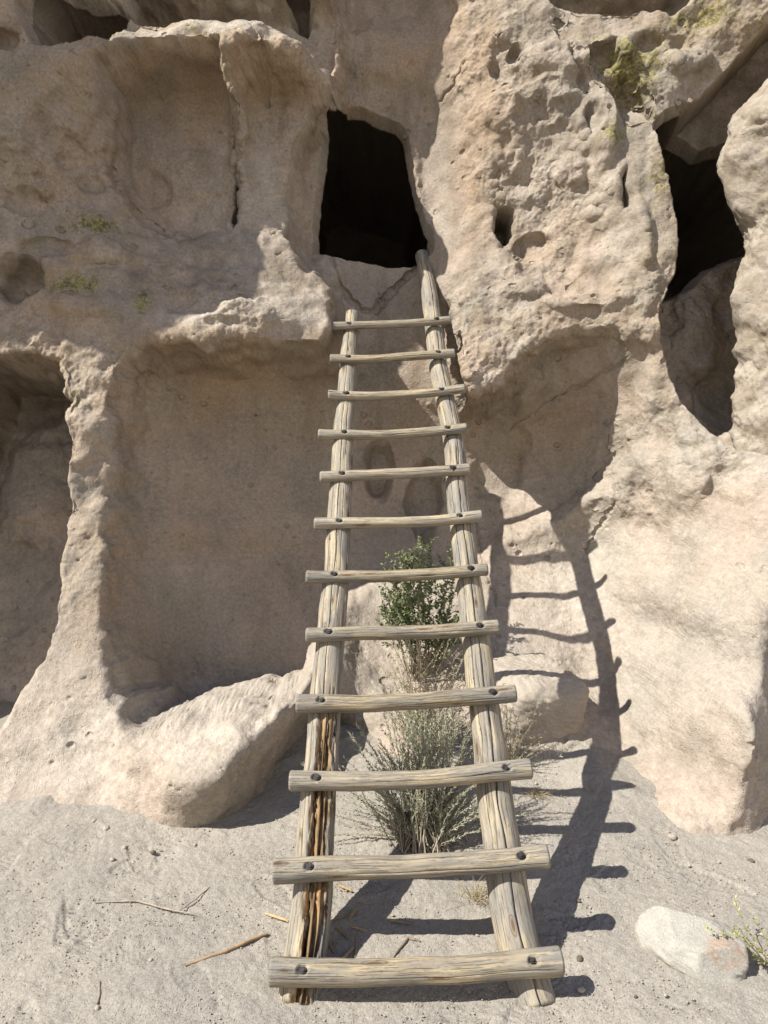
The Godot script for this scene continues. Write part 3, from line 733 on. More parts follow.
func speckle(seed_: int, freq: float, spread: float) -> ImageTexture:
	# mineral grains: a near-white multiplier with fine light and dark specks
	var a := noise(seed_, freq, 3).get_seamless_image(512, 512, false, false, 0.1, false)
	var b := noise(seed_ + 1, 0.25, 2).get_seamless_image(512, 512, false, false, 0.1, false)
	var im := Image.create(512, 512, false, Image.FORMAT_RGB8)
	for y in 512:
		for x in 512:
			var f := a.get_pixel(x, y).r - 0.5
			var g := b.get_pixel(x, y).r - 0.5
			var v := 0.9 + spread * f * 1.1 + spread * g * 0.9
			if g > 0.22:
				v -= 0.26
			elif g < -0.30:
				v += 0.06
			im.set_pixel(x, y, Color(v, v * (0.995 + 0.02 * f), v * (0.985 + 0.03 * f)))
	return ImageTexture.create_from_image(im)

func relief(seed_: int, freq: float) -> ImageTexture:
	# sandy grain, soft unevenness and scattered small pits
	var soft := noise(seed_, freq, 3, FastNoiseLite.TYPE_PERLIN).get_seamless_image(1024, 1024, false, false, 0.1, false)
	var r := RandomNumberGenerator.new()
	r.seed = seed_
	var h := PackedFloat32Array()
	h.resize(1024 * 1024)
	var sd := soft.get_data()
	for k in 1024 * 1024:
		h[k] = 0.62 + 0.16 * (r.randf() - 0.5) + 0.34 * (sd[k] / 255.0 - 0.5)
	for m in 5200:
		var cx := r.randi() % 1024
		var cy := r.randi() % 1024
		var rad := 1.5 + 4.5 * pow(r.randf(), 4.0)
		var up := -0.42 if r.randf() < 0.7 else 0.22
		var n := int(rad) + 1
		for dy in range(-n, n + 1):
			for dx in range(-n, n + 1):
				var e := sqrt(float(dx * dx + dy * dy)) / rad
				if e < 1.0:
					h[((cy + dy) & 1023) * 1024 + ((cx + dx) & 1023)] += up * (1.0 - e * e)
	var bytes := PackedByteArray()
	bytes.resize(1024 * 1024)
	for k in 1024 * 1024:
		bytes[k] = int(clampf(h[k], 0.0, 1.0) * 255.0)
	return ImageTexture.create_from_image(Image.create_from_data(1024, 1024, false, Image.FORMAT_L8, bytes))

# ------------------------------------------------------------------ ground
func build_ground() -> void:
	var xs := PackedFloat32Array()
	var zs := PackedFloat32Array()
	var v := -60.0
	while v < 60.0:
		xs.append(v)
		v += 0.0075 if absf(v) < 2.05 else maxf(0.0075, minf(4.0, (absf(v) - 2.0) * 0.4))
		if v > -2.05 and xs[xs.size() - 1] < -2.05:
			v = -2.05
	v = -9.0
	while v < 60.0:
		zs.append(v)
		var off := maxf(maxf(-4.65 - v, v + 2.1), 0.0)
		var stepped := v + (0.0075 if off <= 0.0 else maxf(0.02, minf(4.0, off * 0.4)))
		if v < -4.65 and stepped > -4.65:
			stepped = -4.65
		v = stepped
	var w := xs.size()
	var h := zs.size()
	var hgt := PackedFloat32Array()
	hgt.resize(w * h)
	var n1 := noise(41, 2.2, 3)
	var n2 := noise(42, 11.0, 3)
	var n3 := noise(43, 45.0, 2)
	for j in h:
		for i in w:
			var x := xs[i]
			var z := zs[j]
			var b2 := n2.get_noise_2d(x, z)
			hgt[j * w + i] = ground_at(x, z) + 0.012 * n1.get_noise_2d(x, z) + 0.0045 * b2 - 0.002 * absf(b2) + 0.0030 * n3.get_noise_2d(x, z)
	# sand and dust banked up along the foot of the rock
	var bank := noise(47, 3.0, 2)
	for i in w:
		if xs[i] < -2.6 or xs[i] > 2.4:
			continue
		var fz := 0.0
		var fi := foot_x.bsearch(xs[i])
		for q in range(-34, 35):
			fz += foot_z[clampi(fi + q, 0, foot_z.size() - 1)] / 69.0
		for j in h:
			var dist := zs[j] - fz
			if dist < 0.5 and dist > -0.6:
				hgt[j * w + i] += (0.032 + 0.03 * bank.get_noise_2d(xs[i], 3.0)) * exp(-maxf(dist, 0.0) / 0.07)
	# shoe prints, half worn away
	var wear := noise(44, 5.0, 2)
	var prints := [Vector3(-1.29, -3.48, 0.3), Vector3(-1.05, -3.36, 1.2), Vector3(-0.62, -2.62, 0.8), Vector3(-0.95, -2.75, 2.6)]
	for k in 30:
		prints.append(Vector3(rng.randf_range(-1.7, 1.7), rng.randf_range(-3.5, -2.3), rng.randf() * TAU))
	for p in prints:
		var ca := cos(p.z)
		var sa := sin(p.z)
		var dep := rng.randf_range(0.003, 0.007)
		var wave := rng.randf_range(260.0, 380.0)
		var ia := xs.bsearch(p.x - 0.17)
		var ib := xs.bsearch(p.x + 0.17)
		var ja := zs.bsearch(p.y - 0.17)
		var jb := zs.bsearch(p.y + 0.17)
		for j in range(ja, jb):
			for i in range(ia, ib):
				var dx: float = xs[i] - p.x
				var dz: float = zs[j] - p.y
				var u: float = dx * ca + dz * sa
				var s: float = -dx * sa + dz * ca
				var half := 0.047 - 0.008 * sin(u * 20.0)
				var e := Vector2(u / 0.145, s / half).length()
				if e > 1.35:
					continue
				var keep := smoothstep(-0.3, 0.0, wear.get_noise_2d(xs[i], zs[j]))
				var inside := 1.0 - smoothstep(0.86, 1.04, e)
				var rim := exp(-pow((e - 1.12) / 0.1, 2.0))
				hgt[j * w + i] += keep * (-dep * inside + 0.0026 * inside * sin(u * wave + 2.0 * sin(s * 60.0)) + 0.0018 * rim)
	var pos := PackedVector3Array()
	var col := PackedColorArray()
	pos.resize(w * h)
	col.resize(w * h)
	var nc := noise(45, 1.7, 4)
	var nf := noise(46, 30.0, 3)
	for j in h:
		for i in w:
			var x := xs[i]
			var z := zs[j]
			pos[j * w + i] = Vector3(x, hgt[j * w + i], z)
			var a := nc.get_noise_2d(x, z)
			var f := nf.get_noise_2d(x, z)
			var s := 1.0 + 0.16 * a + 0.14 * f
			col[j * w + i] = Color(0.365 * s, 0.332 * s - 0.004 * a, 0.282 * s - 0.008 * a)
	var mesh := sheet_mesh(pos, col, w, h, true)
	var mat := StandardMaterial3D.new()
	mat.vertex_color_use_as_albedo = true
	mat.roughness = 0.97
	mat.metallic_specular = 0.15
	mat.uv1_triplanar = true
	mat.uv1_world_triplanar = true
	mat.uv1_scale = Vector3(1.6, 1.6, 1.6)
	mat.albedo_texture = speckle(51, 0.12, 0.26)
	mat.heightmap_enabled = true
	mat.heightmap_texture = relief(52, 0.07)
	mat.heightmap_scale = 0.5
	var o := MeshInstance3D.new()
	o.name = "ground"
	o.mesh = mesh
	o.material_override = mat
	o.set_meta("kind", "structure")
	o.set_meta("label", "pale sandy ground with worn shoe prints")
	add_child(o)

# ------------------------------------------------------------------ ladder
const UPL := Vector3(0.0, 0.7798, -0.6260)   # along the ladder
const FRONT := Vector3(0.0, 0.6260, 0.7798)  # out of its front

func on_ladder(x: float, k: float, back := 0.0) -> Vector3:
	return Vector3(x, 0.10 + 0.2498 * k, -2.58 - 0.2006 * k) - FRONT * back

func wood_texture() -> Array:
	const TW := 512
	const TH := 1024
	var fine := noise(61, 0.11, 3).get_seamless_image(TW, 64, false, false, 0.1, false)
	fine.resize(TW, TH, Image.INTERPOLATE_CUBIC)
	var mid := noise(62, 0.03, 3).get_seamless_image(TW, 128, false, false, 0.1, false)
	mid.resize(TW, TH, Image.INTERPOLATE_CUBIC)
	var patch := noise(63, 0.006, 3).get_seamless_image(TW, TH, false, false, 0.1, false)
	var hair := noise(64, 0.28, 2).get_seamless_image(TW, 128, false, false, 0.1, false)
	hair.resize(TW, TH, Image.INTERPOLATE_CUBIC)
	var im := Image.create(TW, TH, false, Image.FORMAT_RGB8)
	var hm := Image.create(TW, TH, false, Image.FORMAT_L8)
	var knots := []
	var kr := RandomNumberGenerator.new()
	kr.seed = 9
	for k in 16:
		knots.append(Vector3(kr.randi() % TW, kr.randi() % TH, kr.randf_range(6.0, 15.0)))
	for y in TH:
		for x in TW:
			var f := fine.get_pixel(x, y).r
			var m := mid.get_pixel(x, y).r
			var p := patch.get_pixel(x, y).r
			var hr := hair.get_pixel(x, y).r
			var c := Color(0.61, 0.585, 0.54).lerp(Color(0.745, 0.69, 0.585), smoothstep(0.35, 0.75, m))
			c = c.lerp(Color(0.55, 0.54, 0.52), smoothstep(0.45, 0.75, p) * 0.7)
			var line := smoothstep(0.62, 0.8, f)
			var line2 := smoothstep(0.68, 0.8, hr)
			c = c.lerp(Color(0.33, 0.285, 0.24), line * 0.68)
			c = c.lerp(Color(0.30, 0.24, 0.18), line2 * 0.45)
			c = c * (0.93 + 0.16 * (hr - 0.5))
			for kn in knots:
				if absf(y - kn.y) < 40.0 and absf(x - kn.x) < 30.0:
					var e: float = Vector2(x - kn.x, (y - kn.y) * 0.7).length() / kn.z + 0.25 * (m - 0.5)
					if e < 1.6:
						c = c.lerp(Color(0.34, 0.25, 0.17), (1.0 - smoothstep(0.5, 1.0, e)) * 0.7 + 0.5 * exp(-pow((e - 1.15) / 0.16, 2.0)))
			im.set_pixel(x, y, c)
			var hh := clampf(0.75 - 0.5 * line - 0.35 * line2 + 0.25 * (m - 0.5), 0.0, 1.0)
			hm.set_pixel(x, y, Color(hh, hh, hh))
	return [ImageTexture.create_from_image(im), ImageTexture.create_from_image(hm)]

# a weathered log: path of points and radii, long drying checks, bolt holes (metres along, depth), a rotten trough
func log_mesh(path: PackedVector3Array, radii: PackedFloat32Array, rings: int, sides: int, front: Vector3, checks: Array, holes: Array, trough: Array, seed_: int, tint: Callable) -> ArrayMesh:
	var np := path.size()
	var total := 0.0
	var at := PackedFloat32Array([0.0])
	for i in range(1, np):
		total += path[i].distance_to(path[i - 1])
		at.append(total)
	var nz := noise(seed_, 3.0, 3)
	var ny := noise(seed_ + 1, 22.0, 2)
	# ring places, closer round the bolt holes and the ends
	var places := PackedFloat32Array([0.0, 0.004, 0.010])
	var s := 0.02
	while s < total - 0.012:
		places.append(s)
		var step := total / rings
		for hl in holes:
			if absf(s + 0.5 * step - hl[0]) < 0.032:
				step = minf(step, 0.004)
		s += step
	places.append(total - 0.010)
	places.append(total - 0.004)
	places.append(total)
	var angs := PackedFloat32Array()
	var owner := PackedInt32Array()
	var offs := PackedFloat32Array()
	for i in sides:
		var a := -PI + TAU * i / sides
		var near := false
		for c in checks:
			if absf(angle_difference(a, c[0])) < PI / sides * 0.9:
				near = true
		if not near:
			angs.append(a); owner.append(-1); offs.append(0.0)
	for ci in checks.size():
		for e in [-1.0, 0.0, 1.0]:
			angs.append(wrapf(checks[ci][0] + e * checks[ci][1], -PI, PI)); owner.append(ci); offs.append(e)
	var order := range(angs.size())
	order.sort_custom(func(p, r): return angs[p] < angs[r])
	var n := angs.size()
	var nr := places.size()
	var pos := PackedVector3Array()
	var uv := PackedVector2Array()
	var col := PackedColorArray()
	for r in nr:
		s = places[r]
		var seg := 0
		while seg < np - 2 and at[seg + 1] < s:
			seg += 1
		var t := (s - at[seg]) / maxf(at[seg + 1] - at[seg], 1e-6)
		var pa := path[maxi(seg - 1, 0)]
		var pd := path[mini(seg + 2, np - 1)]
		var cen := path[seg].cubic_interpolate(path[seg + 1], pa, pd, t)
		var tang := (path[seg + 1] - path[seg]).normalized()
		var fr := (front - tang * front.dot(tang)).normalized()
		var sd := tang.cross(fr)
		var rad := lerpf(radii[seg], radii[seg + 1], t)
		rad *= 1.0 + 0.035 * nz.get_noise_1d(s * 1.4)
		cen += fr * 0.009 * nz.get_noise_2d(s * 0.5, 7.0) + sd * 0.009 * nz.get_noise_2d(s * 0.5, 19.0)
		var cap := 0.0
		if s < 0.010:
			cap = 0.006 * (1.0 - s / 0.010)
		elif s > total - 0.010:
			cap = 0.006 * (1.0 - (total - s) / 0.010)
		for o_ in n + 1:
			var e: int = order[o_ % n]
			var a := angs[e]
			var extra := 0.0
			if owner[e] >= 0:
				var c = checks[owner[e]]
				var open := smoothstep(c[3], c[3] + 0.12, s) * (1.0 - smoothstep(c[4] - 0.12, c[4], s)) * (0.8 + 0.6 * nz.get_noise_2d(s * 1.5, 31.0 + owner[e]))
				open = clampf(open, 0.0, 1.0)
				a += 0.05 * nz.get_noise_2d(s * 0.8, 51.0 + owner[e] * 3.0) * TAU * 0.4
				a -= offs[e] * c[1] * (1.0 - open) * 0.4
				if offs[e] == 0.0:
					extra = -c[2] * open
			var rr := rad * (1.0 + 0.05 * nz.get_noise_3d(cos(a) * 0.35, sin(a) * 0.35, s * 0.7) + 0.012 * ny.get_noise_3d(cos(a) * 0.3, sin(a) * 0.3, s * 0.06)) - cap
			var shade := 0.0
			if trough.size():
				var open := smoothstep(trough[2], trough[2] + 0.15, s) * (1.0 - smoothstep(trough[3] - 0.45 + 0.25 * ny.get_noise_2d(a * 1.6, 5.0), trough[3], s))
				var ta: float = trough[0] + 0.12 * nz.get_noise_2d(s, 77.0)
				var tw: float = trough[1] * (1.0 + 0.35 * nz.get_noise_2d(s * 1.2, 91.0))
				var da := angle_difference(ta, a) / tw
				var fib := ny.get_noise_2d(a * 2.2, s * 0.12)
				shade = open * (1.0 - smoothstep(0.5, 1.05, absf(da) + 0.5 * ny.get_noise_2d(a * 0.9 + 40.0, s * 0.5)))
				rr -= shade * (trough[4] * (0.55 + 0.7 * fib + 0.3 * sin(a * 21.0)) + 0.03 * exp(-pow((da + 0.55) / 0.13, 2.0)))
			rr += extra
			for hl in holes:
				var ds: float = s - hl[0]
				var dl: float = a * rad
				var dd := sqrt(ds * ds + dl * dl)
				if dd < 0.03:
					rr -= hl[1] * (1.0 - smoothstep(0.0135, 0.0185, dd))
			pos.append(cen + (fr * cos(a) + sd * sin(a)) * rr)
			uv.append(Vector2(float(o_) / n if false else (angs[e] / TAU + 0.5 + (1.0 if o_ == n else 0.0)) * 1.0 + seed_ * 0.137, s * 0.55 + seed_ * 0.311))
			col.append(tint.call(s / total, a, shade, ny.get_noise_2d(a * 3.0, s * 0.25)))
	var idx := PackedInt32Array()
	var w := n + 1
	for r in nr - 1:
		for i in n:
			var a := r * w + i
			idx.append_array(PackedInt32Array([a, a + 1, a + w, a + 1, a + w + 1, a + w]))
	# end grain
	for e in 2:
		var ring := 0 if e == 0 else (nr - 1) * w
		var cen := Vector3.ZERO
		for i in n:
			cen += pos[ring + i]
		cen /= n
		var start := pos.size()
		pos.append(cen)
		uv.append(Vector2(0.5, 0.5))
		col.append(Color(0.62, 0.58, 0.52))
		for i in n + 1:
			pos.append(pos[ring + i])
			uv.append(Vector2(0.5, 0.5) + Vector2(cos(TAU * i / n), sin(TAU * i / n)) * 0.06)
			col.append(Color(0.7, 0.66, 0.6))
		for i in n:
			if e == 0:
				idx.append_array(PackedInt32Array([start, start + 2 + i, start + 1 + i]))
			else:
				idx.append_array(PackedInt32Array([start, start + 1 + i, start + 2 + i]))
	var stt := SurfaceTool.new()
	stt.begin(Mesh.PRIMITIVE_TRIANGLES)
	var arr := []
	arr.resize(Mesh.ARRAY_MAX)
	arr[Mesh.ARRAY_VERTEX] = pos
	arr[Mesh.ARRAY_TEX_UV] = uv
	arr[Mesh.ARRAY_COLOR] = col
	arr[Mesh.ARRAY_INDEX] = idx
	arr[Mesh.ARRAY_NORMAL] = normals_of(pos, idx)
	var m := ArrayMesh.new()
	m.add_surface_from_arrays(Mesh.PRIMITIVE_TRIANGLES, arr)
	return m

func normals_of(pos: PackedVector3Array, idx: PackedInt32Array) -> PackedVector3Array:
	var nor := PackedVector3Array()
	nor.resize(pos.size())
	for k in range(0, idx.size(), 3):
		var a := idx[k]
		var b := idx[k + 1]
		var c := idx[k + 2]
		var n := (pos[c] - pos[a]).cross(pos[b] - pos[a])
		nor[a] += n
		nor[b] += n
		nor[c] += n
	for k in nor.size():
		nor[k] = nor[k].normalized() if nor[k].length_squared() > 0.0 else Vector3.UP
	return nor

var rung_tone := 0.0
var rung_wear := 0.5

func rung_tint(v: float, a: float, _sh: float, f: float) -> Color:
	# treads worn to yellow wood in the middle, grey at the ends
	var worn := (1.0 - smoothstep(0.22, 0.5, absf(v - 0.5) + 0.18 * f)) * smoothstep(2.2, 0.9, absf(a - 0.2))
	return Color(0.86, 0.855, 0.85).lerp(Color(1.04, 0.96, 0.81), worn * rung_wear) * (0.94 + 0.16 * f + rung_tone)

func rail_tint(_v: float, a: float, sh: float, f: float) -> Color:
	var c := Color(0.9, 0.875, 0.83) * (0.95 + 0.16 * f)
	if sh > 0.02:
		# torn fibres: grey, brown, fresh orange
		var g := sin(a * 37.0 + 5.0 * f) * 0.5 + 0.5
		var w := Color(0.30, 0.20, 0.12).lerp(Color(0.95, 0.66, 0.38), smoothstep(-0.2, 0.2, f)).lerp(Color(0.62, 0.52, 0.40), g * 0.45)
		c = c.lerp(w, clampf(sh * 1.3, 0.0, 1.0))
	return c

func build_ladder() -> void:
	var tex := wood_texture()
	wood_mat = StandardMaterial3D.new()
	wood_mat.albedo_texture = tex[0]
	wood_mat.vertex_color_use_as_albedo = true
	wood_mat.roughness = 0.85
	wood_mat.metallic_specular = 0.3
	wood_mat.heightmap_enabled = true
	wood_mat.heightmap_texture = tex[1]
	wood_mat.heightmap_scale = 0.25
	var iron := StandardMaterial3D.new()
	iron.albedo_color = srgb(0.05, 0.045, 0.042)
	iron.metallic = 0.6
	iron.roughness = 0.55
	var ladder := thing("ladder", Vector3(0.1, 0.06, -2.6), "long wooden log ladder with twelve rungs leaning up to the cave door", "ladder")
	var off := -ladder.position
	# rails: x, k, radius
	var lr := [[-0.285, -0.28, 0.070], [-0.258, 0.5, 0.072], [-0.258, 1.5, 0.069], [-0.248, 2.5, 0.067], [-0.243, 4.0, 0.063], [-0.230, 5.0, 0.062], [-0.224, 7.0, 0.058], [-0.218, 9.0, 0.055], [-0.215, 10.5, 0.050], [-0.205, 11.6, 0.045]]
	var rr := [[0.500, -0.30, 0.072], [0.452, 0.5, 0.072], [0.436, 1.5, 0.069], [0.422, 2.5, 0.066], [0.402, 4.5, 0.061], [0.388, 6.0, 0.058], [0.380, 8.0, 0.056], [0.330, 10.0, 0.056], [0.308, 12.0, 0.055], [0.265, 13.85, 0.048]]
	for side in 2:
		var pts := PackedVector3Array()
		var rad := PackedFloat32Array()
		for e in (lr if side == 0 else rr):
			pts.append(on_ladder(e[0], e[1], e[2] + 0.018) + off)
			rad.append(e[2])
		var checks := [[0.05, 0.034, 0.024, -0.2, 2.6], [-0.62, 0.026, 0.018, 0.4, 3.0], [0.72, 0.024, 0.016, 1.6, 4.3], [0.22, 0.03, 0.02, 2.3, 4.8], [-0.3, 0.018, 0.012, 0.2, 1.4]] if side == 1 else [[-0.1, 0.032, 0.022, 1.0, 3.9], [0.95, 0.024, 0.02, 0.0, 2.6], [-0.7, 0.022, 0.016, -0.2, 2.4], [0.35, 0.02, 0.014, 1.5, 3.2]]
		var trough := [0.26, 0.66, -0.3, 1.25, 0.026] if side == 0 else []
		var m := log_mesh(pts, rad, 300, 84 if side == 0 else 56, FRONT, checks, [], trough, 3 + side * 5, rail_tint)
		var rail := part("rail", m, wood_mat, ladder)
		if side == 0:
			rail.set_meta("label", "log rail with a rotten split showing orange wood at its foot")
	# rungs: left end x, y; right end x, y; diameter; bolt x left and right
	var ru := [
		[-0.374, 0.093, 0.582, 0.132, 0.089, -0.26, 0.48], [-0.390, 0.335, 0.582, 0.385, 0.088, -0.258, 0.48],
		[-0.360, 0.590, 0.562, 0.630, 0.077, -0.25, 0.463], [-0.357, 0.838, 0.538, 0.880, 0.077, -0.25, 0.443],
		[-0.340, 1.090, 0.500, 1.125, 0.066, -0.236, 0.415], [-0.360, 1.335, 0.480, 1.370, 0.062, -0.225, 0.400],
		[-0.342, 1.583, 0.480, 1.620, 0.060, -0.215, 0.372], [-0.330, 1.830, 0.445, 1.868, 0.063, -0.212, 0.357],
		[-0.357, 2.080, 0.450, 2.108, 0.056, -0.212, 0.348], [-0.318, 2.328, 0.462, 2.362, 0.057, -0.210, 0.332],
		[-0.322, 2.580, 0.424, 2.615, 0.056, -0.208, 0.328], [-0.330, 2.835, 0.418, 2.880, 0.055, -0.212, 0.330]]
	var bolt_mesh := make_bolt()
	for k in ru.size():
		var e = ru[k]
		var za: float = -2.58 - 0.2006 * k
		var a := Vector3(e[0], e[1], za) + off
		var b := Vector3(e[2], e[3], za) + off
		var pts := PackedVector3Array()
		var rad := PackedFloat32Array()
		for q in 7:
			var t := q / 6.0
			var sag := 0.016 * sin(t * PI) * (1.0 if k % 3 != 1 else 0.5)
			pts.append(a.lerp(b, t) - Vector3(0, sag, 0) + FRONT * 0.004)
			rad.append(e[4] * 0.472 * (1.06 - 0.12 * sin(t * PI * 0.9) + (0.03 if k % 2 == 0 else -0.02) * t))
		var length := a.distance_to(b)
		rung_tone = rng.randf_range(-0.16, 0.08)
		rung_wear = rng.randf_range(0.35, 1.0)
		var h1: float = (e[5] - e[0]) / (e[2] - e[0]) * length
		var h2: float = (e[6] - e[0]) / (e[2] - e[0]) * length
		var ck := [[rng.randf_range(-0.7, -0.3), 0.035, 0.010, rng.randf_range(0.0, 0.2), rng.randf_range(0.4, 0.9)], [rng.randf_range(0.35, 0.9), 0.03, 0.008, rng.randf_range(0.2, 0.5), length]]
		var rung := part("rung", log_mesh(pts, rad, 100, 44, FRONT, ck, [[h1, 0.012], [h2, 0.012]], [], 100 + k * 7, rung_tint), wood_mat, ladder)
		for hx in [h1, h2]:
			var t: float = hx / length
			var f := t * 6.0
			var i0 := mini(int(f), 5)
			var cen := pts[i0].lerp(pts[i0 + 1], f - i0)
			var bo := part("bolt", bolt_mesh, iron, rung)
			bo.basis = Basis(Vector3.RIGHT, UPL, FRONT).rotated(FRONT, rng.randf() * TAU)
			bo.position = cen + FRONT * (lerpf(rad[i0], rad[i0 + 1], f - i0) - 0.012)

func make_bolt() -> ArrayMesh:
	# dished washer, hexagonal nut and the rounded stub of the bolt, along +z
	var prof := [[0.0, 0.0145, -0.004, 20], [0.0155, 0.0145, 0.0, 20]]
	var st := SurfaceTool.new()
	st.begin(Mesh.PRIMITIVE_TRIANGLES)
	turned(st, [[0.0175, -0.006], [0.0175, 0.001], [0.0160, 0.0025], [0.0, 0.0025]], 22, 0.0)
	turned(st, [[0.0105, 0.002], [0.0105, 0.008], [0.0092, 0.0098], [0.0, 0.0098]], 6, 0.3)
	turned(st, [[0.0052, 0.009], [0.0052, 0.0125], [0.004, 0.0145], [0.0, 0.0148]], 12, 0.0)
	st.generate_normals()
	return st.commit()

func turned(st: SurfaceTool, prof: Array, n: int, turn: float) -> void:
	for i in n:
		var a := TAU * i / n + turn
		var b := TAU * (i + 1) / n + turn
		for k in prof.size() - 1:
			var p = prof[k]
			var q = prof[k + 1]
			var v := [Vector3(cos(a) * p[0], sin(a) * p[0], p[1]), Vector3(cos(b) * p[0], sin(b) * p[0], p[1]), Vector3(cos(b) * q[0], sin(b) * q[0], q[1]), Vector3(cos(a) * q[0], sin(a) * q[0], q[1])]
			st.set_smooth_group(-1)
			for m in ([0, 2, 1, 0, 3, 2] if q[0] > 0.0 else [0, 2, 1]):
				st.add_vertex(v[m])

# ------------------------------------------------------------------ stones
func stone_mesh(half: Vector3, seed_: int, lumps: float, power: float, us: int, vs: int, tint: Callable, cuts: Array = []) -> ArrayMesh:
	var n1 := noise(seed_, 1.1, 3)
	var n2 := noise(seed_ + 1, 5.0, 3)
	var pos := PackedVector3Array()
	var col := PackedColorArray()
	for j in vs + 1:
		var th := PI * j / vs
		for i in us + 1:
			var ph := TAU * (i % us) / us
			var d := Vector3(sin(th) * cos(ph), cos(th), sin(th) * sin(ph))
			var r := pow(pow(absf(d.x), power) + pow(absf(d.y), power) + pow(absf(d.z), power), -1.0 / power)
			r *= 1.0 + lumps * n1.get_noise_3dv(d) + 0.035 * n2.get_noise_3dv(d * 1.5)
			for cut in cuts:
				r = minf(r, cut.w / maxf(d.dot(Vector3(cut.x, cut.y, cut.z)), 0.01))
			var p := d * r * (1.0 + 0.02 * n2.get_noise_3dv(d * 2.5)) * half
			pos.append(p)
			col.append(tint.call(d, n1.get_noise_3dv(d * 2.0), n2.get_noise_3dv(d * 3.0)))
	var idx := PackedInt32Array()
	for j in vs:
		for i in us:
			var a := j * (us + 1) + i
			var b := a + us + 1
			idx.append_array(PackedInt32Array([a, a + 1, b, a + 1, b + 1, b]))
	var nor := normals_of(pos, idx)
	for j in vs + 1:
		var a := j * (us + 1)
		var nn := (nor[a] + nor[a + us]).normalized()
		nor[a] = nn
		nor[a + us] = nn
	var arr := []
	arr.resize(Mesh.ARRAY_MAX)
	arr[Mesh.ARRAY_VERTEX] = pos
	arr[Mesh.ARRAY_NORMAL] = nor
	arr[Mesh.ARRAY_COLOR] = col
	arr[Mesh.ARRAY_INDEX] = idx
	var m := ArrayMesh.new()
	m.add_surface_from_arrays(Mesh.PRIMITIVE_TRIANGLES, arr)
	return m

func stone_material(fine: float) -> StandardMaterial3D:
	var mat := StandardMaterial3D.new()
	mat.vertex_color_use_as_albedo = true
	mat.roughness = 0.93
	mat.metallic_specular = 0.2
	mat.uv1_triplanar = true
	mat.uv1_world_triplanar = true
	mat.uv1_scale = Vector3(2.2, 2.2, 2.2)
	mat.albedo_texture = speckle(71, 0.1, 0.18)
	mat.heightmap_enabled = true
	mat.heightmap_texture = relief(72, 0.06)
	mat.heightmap_scale = fine
	return mat

func white_tint(d: Vector3, a: float, f: float) -> Color:
	var c := Color(0.44, 0.415, 0.36) * (1.0 + 0.14 * a + 0.12 * f)
	var spot := (1.0 - smoothstep(0.30, 0.62, d.distance_to(Vector3(0.72, 0.62, 0.30)) + 0.25 * f)) * smoothstep(-0.25, 0.1, f + a * 0.6)
	return c.lerp(Color(0.38, 0.22, 0.13), clampf(spot, 0.0, 1.0) * 0.65)

func tuff_tint(_d: Vector3, a: float, f: float) -> Color:
	return Color(0.46, 0.40, 0.325) * (1.0 + 0.16 * a + 0.14 * f)

